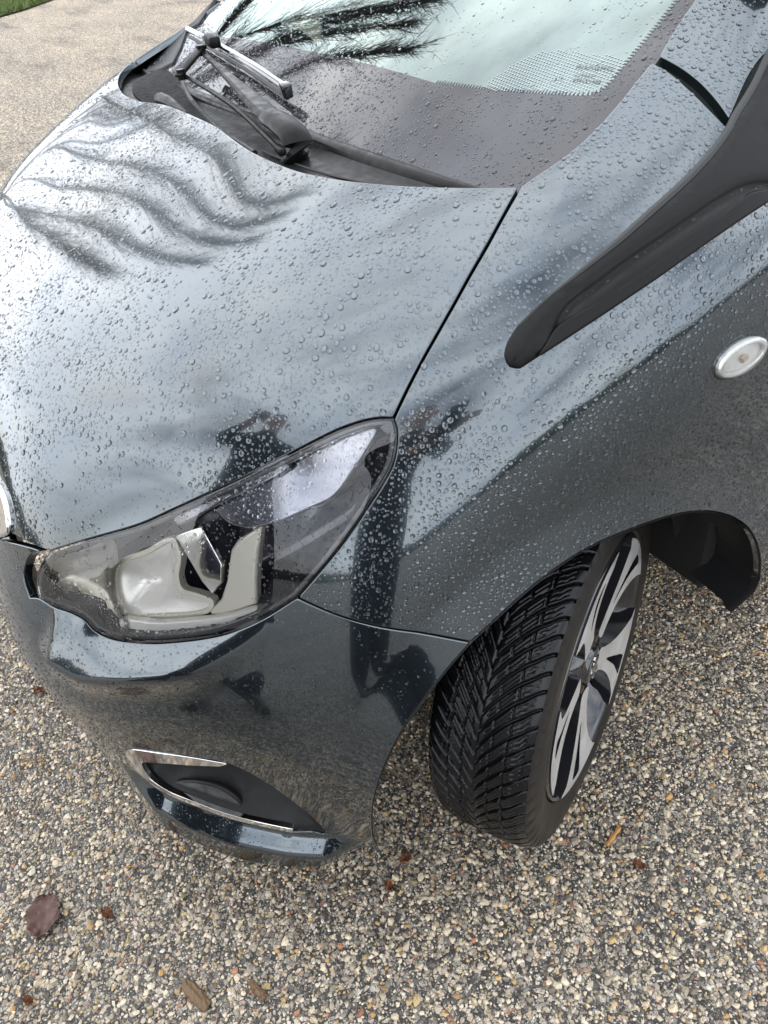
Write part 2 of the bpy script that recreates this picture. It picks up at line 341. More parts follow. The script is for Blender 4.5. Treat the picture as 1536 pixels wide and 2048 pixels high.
# grass verge far beyond the road
M['verge'] = pmat('verge_soil', (.05, .055, .02), .9)
vp = [(-12.9, -30, .02), (-12.85, 1.2, .02), (-13.45, 1.8, .02), (-13.7, 2.2, .02), (-14.25, 2.7, .02), (-16.5, 4.5, .02), (-34, 15, .02), (-60, 15, .02), (-60, -30, .02)]
tag(link('lawn', mesh('lawn', vp, [tuple(range(9))[::-1]], False), M['verge']), 'grassy verge on the far side of the road', 'lawn', kind='structure')
def inside_xy(x, y, poly):
    c = np.zeros(len(x), bool); j = len(poly) - 1
    for i in range(len(poly)):
        xi, yi = poly[i][:2]; xj, yj = poly[j][:2]
        if yi != yj: c ^= ((yi > y) != (yj > y)) & (x < (xj - xi) * (y - yi) / (yj - yi) + xi)
        j = i
    return c
def blades(n, area, hgt, name, colr):
    x = rng.uniform(area[0], area[1], n); y = rng.uniform(area[2], area[3], n); a = rng.uniform(0, 6.28, n); hh = hgt * rng.uniform(.5, 1.3, n); w = .012
    k = inside_xy(x, y, vp); x, y, a, hh = x[k], y[k], a[k], hh[k]; n = len(x)
    b = np.stack([x, y, np.full(n, .02)], -1); d = np.stack([np.cos(a), np.sin(a), np.zeros(n)], -1); le = rng.normal(0, .5, (n, 2)) * hh[:, None]
    V = np.stack([b - d * w, b + d * w, b + np.c_[le, hh]], 1).reshape(-1, 3); F = np.arange(n * 3).reshape(-1, 3)
    mm = pmat(name + '_green', colr, .6)
    return link(name, big_mesh(name, V, F, False), mm)
tag(blades(30000, (-17, -12.8, .5, 4.5), .09, 'grass', (.10, .14, .03)), 'short green grass on the far verge', 'grass', kind='stuff')

# woodland edge all round, seen only as a dark band mirrored in the paint
def treeline():
    n = 15000; a = rng.uniform(0, 6.283, n); rad = rng.uniform(21, 27, n)
    top = 2.6 + 1.3 * np.sin(a * 5 + 1) + .9 * np.sin(a * 13 + 2) + .5 * np.sin(a * 31)
    top = top * np.where((np.sin(a) < -.55), .38, 1.0) * np.where(np.cos(a) < -.6, .8, 1.0) * np.where(np.cos(a) > .25, .30, 1.0)
    z = rng.random(n) ** .8 * top; s = rng.uniform(.22, .5, n)
    c = np.stack([rad * np.cos(a), rad * np.sin(a), z], -1)
    u = rng.normal(size=(n, 3)); u /= np.linalg.norm(u, axis=1)[:, None]; v = np.cross(u, rng.normal(size=(n, 3))); v /= np.linalg.norm(v, axis=1)[:, None]
    V = np.stack([c - u * s[:, None], c + v * s[:, None] * .7, c + u * s[:, None], c - v * s[:, None] * .7], 1).reshape(-1, 3)
    m = pmat('woodland_foliage', (.075, .090, .050), .8)
    tag(link('woodland', big_mesh('woodland', V, np.arange(n * 4).reshape(-1, 4), False), m), 'distant dark green woodland edge mirrored in the paint', 'woodland', kind='stuff')
treeline()

# spreading bare tree across the road, mirrored in bonnet and windscreen
M['bark'] = pmat('bare_branch_bark', (.045, .038, .034), .8)
TR_LIMB = {'a': [[-7.2,-1.157,1.6373],[-7.2,-1.2156,2.363],[-7.2,-1.3031,2.9877],[-7.2,-1.3865,3.5712],[-7.2,-1.4328,4.1733],[-7.2,-1.409,4.8538],[-7.2,-1.2819,5.6724]], 'b': [[-7.2,-0.8431,1.5391],[-7.2,-0.8011,2.3654],[-7.2,-0.8312,3.1138],[-7.2,-0.8786,3.8274],[-7.2,-0.8884,4.549],[-7.2,-0.8057,5.3218],[-7.2,-0.5757,6.1885]], 'c': [[-7.2,-0.3378,1.9211],[-7.2,-0.2886,2.4419],[-7.2,-0.3597,3.1602],[-7.2,-0.4607,3.9816],[-7.2,-0.501,4.812],[-7.2,-0.3904,5.557],[-7.2,-0.0383,6.1223]], 'd': [[-7.2,0.6095,1.7967],[-7.2,0.5674,2.1517],[-7.2,0.3584,2.926],[-7.2,0.1192,3.921],[-7.2,-0.0135,4.9379],[-7.2,0.0973,5.7782],[-7.2,0.5881,6.2433]], 'e': [[-7.2,-1.2642,2.1171],[-7.2,-1.424,2.4671],[-7.2,-1.5618,2.8308],[-7.2,-1.6802,3.1899],[-7.2,-1.7816,3.5263],[-7.2,-1.8682,3.8217],[-7.2,-1.9425,4.0579]], 'f': [[-7.2,1.2265,2.986],[-7.2,1.3534,2.9977],[-7.2,1.5148,3.291],[-7.2,1.7142,3.8041],[-7.2,1.9547,4.4753],[-7.2,2.2398,5.243],[-7.2,2.5727,6.0454]], 'g': [[-7.2,1.2298,3.3937],[-7.2,1.3227,3.6385],[-7.2,1.4889,4.042],[-7.2,1.6991,4.5497],[-7.2,1.9242,5.1073],[-7.2,2.1353,5.6604],[-7.2,2.3031,6.1546]], 'h': [[-7.2,1.1669,4.4359],[-7.2,1.3415,4.6706],[-7.2,1.4842,4.9559],[-7.2,1.6086,5.2767],[-7.2,1.728,5.618],[-7.2,1.856,5.9649],[-7.2,2.0059,6.3023]], 'j': [[-7.2,1.2817,3.6479],[-7.2,1.4547,3.9128],[-7.2,1.6021,4.1218],[-7.2,1.746,4.3432],[-7.2,1.909,4.6452],[-7.2,2.1134,5.096],[-7.2,2.3816,5.7637]], 'i': [[-7.2,1.4787,2.7618],[-7.2,1.5741,2.7434],[-7.2,1.6625,2.7344],[-7.2,1.7437,2.7346],[-7.2,1.8179,2.7442],[-7.2,1.8849,2.7631],[-7.2,1.9449,2.7913]]}
def bare_tree():
    R = np.random.default_rng(11); base = np.array([-7.2, -.9, 0.0]); t = empty('bare_tree', base); tag(t, 'spreading bare tree across the road, mirrored in bonnet and windscreen', 'tree')
    def pt(az, el, x): y = -.3 + x * math.tan(math.radians(az)); return np.array([x, y, .95 - x * math.tan(math.radians(el)) / math.cos(math.radians(az))])
    limbs = [TR_LIMB[k] for k in sorted(TR_LIMB)]
    fork = base + [0, .0, 1.15]
    mb = MB(); mb.tube([np.array(p, float) for p in ((0, 0, 0), (.02, 0, .4), (0, .02, .8), (0, 0, 1.2))], [.15, .11, .10, .09], 9); mb.build('trunk', M['bark'], t, True)
    seg0, seg1, rad0, rad1 = [], [], [], []
    def put(p, q, r0, r1): seg0.append(p); seg1.append(q); rad0.append(r0); rad1.append(r1)
    for li, L_ in enumerate(limbs):
        dx = np.array([R.uniform(-.25, .25), 0, 0]); P = crom(np.array([fork + [0, 0, -.05]] + [np.array(q_) + dx for q_ in L_]), .14); n = len(P)
        for i in range(n - 1): put(P[i], P[i + 1], .030 * (1 - .88 * i / n), .030 * (1 - .88 * (i + 1) / n))
        for _ in range(170):
            i = int(n * (.12 + .86 * R.random() ** .6)); i = min(i, n - 2); d = P[min(i + 3, n - 1)] - P[i]; d /= np.linalg.norm(d) + 1e-9
            o = R.normal(0, .17, 3); d = d + o; d /= np.linalg.norm(d); p = P[i]; ln = R.uniform(.3, .85) * (1 - .3 * i / n); k = 5; r = .006
            for j in range(k):
                d = d + R.normal(0, .07, 3) + np.array([0, .035, .02]); d /= np.linalg.norm(d); q = p + d * ln / k; put(p, q, r * (1 - .6 * j / k), r * (1 - .6 * (j + 1) / k))
                for _s in range(2):
                    e = d + R.normal(0, .38, 3); e /= np.linalg.norm(e); l2 = R.uniform(.1, .28); m_ = q + e * l2 * .5; e2 = e + R.normal(0, .15, 3); put(q, m_, .0032, .0026); put(m_, m_ + e2 * l2 * .5, .0026, .0016)
                p = q
    s0, s1, r0, r1 = map(np.array, (seg0, seg1, rad0, rad1)); d = s1 - s0; d /= np.linalg.norm(d, axis=1)[:, None] + 1e-12
    a = np.cross(d, (0.31, .2, .93)); a /= np.linalg.norm(a, axis=1)[:, None] + 1e-12; b = np.cross(a, d); V = []
    for c_, r_ in ((s0, r0), (s1, r1)):
        for th in (0, 2.0944, 4.1888): V.append(c_ + r_[:, None] * (math.cos(th) * a + math.sin(th) * b))
    V = np.stack(V, 1).reshape(-1, 3) - base; n = len(s0); q = np.array([(0, 1, 4, 3), (1, 2, 5, 4), (2, 0, 3, 5)]); F = (q[None] + (np.arange(n) * 6)[:, None, None]).reshape(-1, 4)
    link('crown', big_mesh('crown', V, F, True), M['bark'], t)
bare_tree()

# ------------------------------------------------------------------ the car
# One smooth master surface for the front body (a spline of distances from a point inside the car, over directions),
# out of which bonnet, wings, bumper, lamps and pillars are cut. COEF: half of the symmetric net, in 0.1 mm.
COEF = np.array([10567,10384,10208,10037,9873,9716,9566,9424,9290,9165,9049,8942,8845,8758,8680,8612,8553,8504,8463,8430,8404,8386,8373,8366,8363,8363,8367,8373,8381,8392,8405,8422,8443,8469,8503,8544,8594,8655,8725,8807,
8900,9004,9120,9247,9385,9533,9691,9859,10036,10222,10416,10618,10828,10618,10431,10250,10075,9907,9745,9590,9444,9305,9176,9055,8944,8842,8751,8669,8597,8535,8482,8438,8402,8374,8354,8339,8331,8327,8327,8331,
8337,8347,8358,8373,8391,8414,8443,8479,8524,8578,8642,8717,8804,8902,9011,9132,9265,9408,9562,9726,9900,10083,10275,10475,10683,10899,10672,10481,10295,10116,9943,9777,9618,9467,9324,9189,9064,8948,8842,8747,
8661,8585,8519,8463,8415,8377,8346,8323,8307,8297,8292,8292,8296,8303,8313,8326,8342,8362,8387,8418,8457,8505,8563,8632,8712,8803,8906,9021,9148,9286,9435,9595,9765,9945,10134,10332,10538,10752,10974,10729,
10534,10344,10161,9983,9813,9649,9493,9345,9206,9076,8956,8845,8745,8655,8575,8506,8446,8395,8353,8320,8295,8277,8265,8259,8258,8262,8270,8281,8295,8312,8334,8361,8396,8438,8489,8551,8624,8709,8805,8914,
9034,9167,9311,9466,9632,9809,9995,10190,10394,10606,10826,11054,10790,10591,10397,10209,10027,9852,9683,9522,9370,9226,9091,8966,8851,8746,8652,8568,8495,8431,8377,8332,8296,8268,8248,8234,8227,8226,8229,8237,
8249,8265,8284,8308,8338,8375,8420,8476,8542,8620,8709,8811,8925,9051,9189,9340,9501,9674,9856,10049,10251,10461,10679,10906,11140,10855,10651,10453,10261,10074,9894,9721,9555,9398,9249,9109,8979,8860,8751,8653,
8565,8487,8420,8362,8314,8275,8244,8221,8206,8197,8194,8198,8206,8219,8236,8257,8283,8316,8356,8406,8465,8536,8618,8712,8819,8939,9071,9216,9372,9540,9720,9909,10108,10316,10533,10758,10991,11231,10924,10716,
10514,10317,10125,9940,9762,9592,9429,9275,9131,8996,8872,8759,8656,8564,8483,8412,8351,8299,8257,8223,8197,8179,8168,8165,8167,8176,8189,8208,8231,8260,8296,8340,8394,8458,8533,8620,8719,8832,8957,9095,
9246,9410,9584,9770,9966,10172,10387,10611,10842,11082,11329,10996,10784,10578,10376,10180,9991,9808,9632,9464,9306,9156,9017,8888,8771,8664,8568,8483,8408,8343,8288,8242,8205,8176,8155,8142,8137,8139,8147,8161,
8182,8208,8240,8280,8328,8385,8454,8533,8625,8730,8848,8979,9124,9282,9452,9633,9826,10029,10242,10464,10695,10933,11179,11433,11072,10856,10646,10440,10240,10045,9857,9677,9504,9340,9186,9042,8908,8786,8675,8576,
8487,8409,8340,8282,8232,8191,8159,8135,8120,8112,8113,8121,8136,8158,8187,8223,8266,8319,8381,8453,8538,8635,8745,8869,9006,9158,9322,9499,9688,9888,10098,10318,10547,10785,11030,11283,11543,11151,10932,10717,
10507,10303,10104,9911,9725,9547,9378,9219,9070,8933,8806,8692,8589,8497,8415,8343,8281,8228,8183,8147,8120,8101,8091,8091,8098,8114,8138,8170,8209,8257,8314,8380,8457,8547,8649,8765,8894,9038,9196,9368,
9552,9748,9956,10173,10401,10637,10881,11134,11394,11661,11234,11011,10793,10579,10370,10166,9969,9778,9595,9421,9257,9104,8962,8831,8713,8607,8512,8428,8353,8287,8230,8182,8141,8110,8088,8075,8073,8080,8097,8123,
8157,8200,8252,8313,8384,8466,8560,8668,8790,8926,9076,9241,9420,9611,9815,10030,10255,10490,10733,10985,11244,11511,11786,11319,11093,10871,10654,10441,10233,10031,9835,9647,9468,9299,9141,8995,8861,8740,8631,8534,
8447,8370,8301,8241,8188,8143,8107,8081,8066,8061,8067,8084,8112,8150,8196,8252,8318,8393,8480,8579,8693,8821,8963,9120,9292,9478,9677,9889,10111,10344,10586,10837,11096,11363,11637,11918,11406,11177,10953,10732,
10515,10303,10097,9896,9704,9520,9346,9184,9034,8897,8773,8662,8563,8475,8396,8325,8261,8204,8154,8114,8083,8063,8056,8061,8078,8107,8148,8198,8258,8327,8408,8500,8605,8725,8859,9008,9173,9352,9545,9751,
9970,10200,10440,10690,10948,11214,11488,11769,12057,11493,11263,11036,10812,10592,10377,10166,9961,9764,9576,9397,9230,9076,8937,8811,8699,8599,8511,8431,8358,8291,8230,8176,8130,8094,8070,8059,8062,8079,8110,8152,
8206,8270,8344,8429,8527,8639,8765,8906,9062,9234,9420,9620,9834,10060,10297,10544,10801,11066,11340,11620,11909,12204,11581,11349,11120,10894,10671,10453,10239,10030,9828,9635,9452,9281,9124,8981,8854,8742,8643,8555,
8476,8403,8334,8269,8210,8158,8116,8087,8072,8073,8090,8121,8166,8222,8290,8369,8461,8565,8684,8817,8965,9128,9306,9498,9705,9925,10158,10402,10656,10920,11192,11472,11760,12055,12357,11667,11434,11203,10976,10751,
10530,10313,10101,9896,9698,9511,9336,9175,9030,8902,8791,8694,8609,8531,8459,8389,8321,8257,8199,8151,8117,8098,8097,8113,8145,8191,8251,8322,8407,8505,8617,8743,8883,9037,9206,9389,9587,9800,10026,10264,
10515,10775,11045,11324,11611,11906,12208,12516,11749,11515,11285,11057,10831,10608,10389,10174,9965,9764,9572,9393,9229,9082,8954,8845,8751,8670,8597,8527,8457,8387,8318,8255,8201,8161,8139,8136,8152,8186,8234,8296,
8372,8462,8567,8687,8819,8965,9124,9298,9485,9688,9905,10135,10379,10635,10901,11178,11463,11756,12057,12366,12681,11825,11593,11362,11134,10908,10685,10465,10248,10036,9832,9636,9453,9285,9136,9008,8901,8813,8738,8671,
8605,8538,8467,8395,8326,8266,8222,8197,8194,8211,8247,8298,8363,8444,8540,8652,8778,8917,9067,9229,9404,9594,9798,10018,10252,10500,10761,11033,11315,11606,11906,12213,12528,12850,11894,11662,11433,11206,10981,10759,
10538,10321,10108,9900,9701,9514,9343,9191,9063,8958,8876,8809,8751,8692,8629,8559,8484,8412,8348,8301,8275,8273,8293,8333,8388,8458,8543,8644,8763,8894,9036,9187,9349,9523,9712,9917,10138,10375,10626,10891,
11168,11455,11752,12058,12372,12693,13021,11952,11722,11495,11270,11047,10826,10607,10390,10176,9968,9766,9575,9400,9245,9115,9014,8938,8881,8833,8784,8727,8660,8585,8510,8445,8397,8372,8374,8400,8446,8507,8582,8672,
8778,8900,9033,9175,9323,9480,9649,9835,10039,10260,10499,10754,11022,11304,11597,11899,12211,12531,12858,13192,11997,11769,11545,11323,11103,10884,10668,10453,10241,10032,9829,9635,9455,9296,9164,9063,8993,8946,8910,8873,
8825,8764,8693,8619,8554,8508,8489,8497,8532,8587,8656,8737,8830,8938,9060,9190,9325,9464,9612,9775,9956,10158,10380,10620,10878,11151,11438,11736,12044,12362,12688,13021,13362,12026,11801,11580,11361,11144,10930,10717,
10506,10297,10090,9887,9691,9508,9343,9206,9104,9037,8999,8974,8950,8915,8864,8799,8730,8670,8631,8619,8638,8685,8751,8829,8916,9010,9115,9231,9351,9471,9597,9734,9889,10066,10266,10490,10734,10996,11274,11566,
11870,12184,12508,12840,13180,13528,12036,11814,11596,11381,11168,10959,10751,10545,10340,10137,9936,9740,9554,9384,9240,9132,9064,9030,9015,9005,8984,8947,8894,8836,8786,8756,8754,8784,8843,8920,9007,9098,9191,9287,
9388,9489,9591,9701,9828,9977,10153,10356,10583,10833,11101,11385,11683,11994,12315,12646,12986,13333,13688,12026,11807,11591,11379,11171,10966,10764,10564,10365,10167,9970,9776,9588,9413,9261,9142,9067,9031,9023,9025,9020,
9000,8965,8923,8887,8868,8875,8914,8981,9067,9157,9246,9330,9409,9489,9568,9652,9751,9874,10025,10207,10418,10654,10912,11189,11481,11787,12106,12435,12774,13121,13476,13839,11994,11776,11563,11354,11150,10949,10752,10558,
10365,10174,9982,9792,9604,9424,9262,9130,9042,9000,8994,9005,9014,9011,8996,8975,8956,8946,8957,8996,9065,9151,9237,9314,9377,9431,9487,9548,9625,9726,9858,10023,10221,10447,10697,10967,11255,11557,11874,12201,
12540,12887,13243,13607,13978,11939,11722,11510,11303,11101,10904,10712,10523,10336,10151,9966,9780,9593,9410,9238,9093,8992,8944,8938,8953,8970,8977,8976,8973,8969,8967,8976,9007,9064,9137,9206,9259,9293,9318,9353,
9410,9495,9617,9776,9968,10191,10438,10707,10993,11295,11611,11939,12278,12627,12985,13351,13724,14105,11862,11644,11432,11226,11025,10830,10640,10455,10273,10094,9914,9733,9550,9366,9189,9038,8932,8881,8875,8890,8903,8907,
8907,8912,8920,8926,8931,8943,8972,9013,9050,9070,9073,9075,9099,9164,9274,9432,9630,9861,10116,10391,10682,10988,11307,11639,11981,12334,12695,13065,13442,13826,14217,11763,11544,11330,11122,10921,10726,10537,10354,10175,
9999,9825,9651,9474,9295,9123,8979,8881,8837,8832,8837,8834,8820,8808,8811,8826,8840,8838,8826,8813,8806,8799,8783,8760,8747,8772,8855,8997,9195,9437,9708,9999,10304,10622,10951,11291,11641,12000,12368,12744,
13127,13516,13912,14313,11646,11423,11206,10996,10792,10595,10405,10221,10043,9870,9700,9532,9366,9201,9048,8928,8858,8832,8826,8811,8777,8735,8703,8700,8719,8736,8721,8672,8609,8550,8497,8447,8407,8394,8430,8533,
8704,8937,9215,9521,9847,10184,10530,10885,11248,11618,11996,12381,12772,13169,13572,13981,14394,11514,11287,11065,10851,10643,10442,10249,10062,9883,9710,9544,9384,9231,9088,8966,8886,8858,8861,8855,8815,8740,8664,8612,
8600,8615,8619,8572,8474,8359,8253,8165,8095,8051,8047,8100,8224,8420,8678,8983,9318,9673,10040,10414,10795,11182,11574,11972,12375,12783,13195,13612,14033,14459,11372,11139,10912,10692,10479,10273,10075,9885,9703,9530,
9367,9216,9080,8965,8883,8849,8867,8900,8899,8835,8724,8616,8541,8507,8495,8459,8362,8216,8063,7930,7825,7751,7715,7727,7800,7943,8157,8433,8757,9114,9492,9884,10284,10690,11100,11514,11931,12353,12777,13205,
13637,14072,14510,11225,10986,10753,10527,10308,10096,9893,9698,9513,9340,9181,9039,8922,8836,8793,8802,8855,8912,8919,8843,8709,8578,8478,8407,8340,8243,8096,7918,7748,7609,7506,7440,7417,7447,7538,7697,7924,
8212,8548,8920,9316,9728,10149,10577,11008,11442,11879,12318,12760,13203,13649,14097,14547,11080,10834,10595,10363,10138,9920,9711,9512,9324,9151,8995,8863,8761,8698,8681,8713,8783,8852,8869,8799,8665,8525,8403,8287,
8158,8003,7820,7628,7457,7324,7230,7177,7169,7215,7320,7490,7726,8020,8363,8745,9153,9580,10018,10464,10914,11366,11821,12277,12734,13192,13651,14112,14574,10942,10690,10445,10207,9976,9753,9539,9336,9146,8973,8821,
8695,8602,8549,8540,8572,8634,8696,8717,8669,8562,8437,8306,8153,7973,7773,7568,7375,7212,7089,7007,6968,6973,7030,7145,7322,7562,7859,8206,8593,9009,9446,9897,10357,10823,11291,11761,12232,12703,13174,13646,
14118,14591,10817,10560,10309,10066,9830,9602,9384,9179,8988,8816,8666,8543,8453,8399,8382,8396,8431,8469,8483,8458,8397,8310,8189,8016,7802,7573,7357,7169,7016,6905,6836,6808,6822,6887,7008,7189,7431,7730,
8077,8466,8887,9331,9792,10263,10740,11221,11704,12188,12671,13154,13636,14119,14601,10710,10448,10193,9945,9705,9474,9254,9047,8856,8685,8537,8416,8325,8265,8231,8219,8222,8232,8237,8233,8218,8171,8066,7887,7657,
7414,7194,7010,6868,6767,6706,6686,6708,6778,6904,7088,7330,7629,7976,8366,8789,9237,9704,10183,10670,11161,11654,12148,12641,13134,13625,14116,14607,10626,10360,10102,9851,9608,9374,9152,8944,8754,8584,8438,8319,
8226,8158,8109,8073,8049,8038,8041,8058,8077,8057,7961,7780,7543,7295,7075,6898,6763,6668,6612,6596,6623,6699,6828,7014,7257,7555,7902,8291,8715,9166,9637,10122,10615,11114,11614,12116,12616,13116,13615,14112,
14609,10568,10300,10039,9786,9541,9306,9083,8875,8685,8516,8372,8254,8160,8087,8027,7974,7933,7911,7917,7952,7993,7988,7894,7707,7463,7214,6997,6826,6697,6606,6551,6536,6566,6645,6777,6965,7209,7506,7852,
8242,8666,9119,9592,10080,10578,11081,11586,12093,12599,13103,13607,14109,14610,10538,10269,10007,9753,9507,9271,9047,8839,8650,8482,8339,8221,8127,8052,7988,7927,7876,7849,7858,7904,7958,7961,7866,7671,7422,7171,
6957,6791,6667,6576,6521,6506,6537,6618,6752,6940,7185,7482,7828,8217,8642,9095,9569,10059,10558,11064,11572,12081,12589,13097,13602,14107,14610], float).reshape(39, 53) * 1e-4
COEF = np.concatenate([COEF, COEF[::-1][0:]])
C0 = np.array((0, .10, .40)); E3 = np.array((0, -.70, .714)); E3 /= np.linalg.norm(E3); E1 = np.array((1., 0, 0)); E2 = np.cross(E3, E1); E2 = E2 if E2[2] > 0 else -E2
HS, A0, B0 = 0.08, -3.0, -2.0
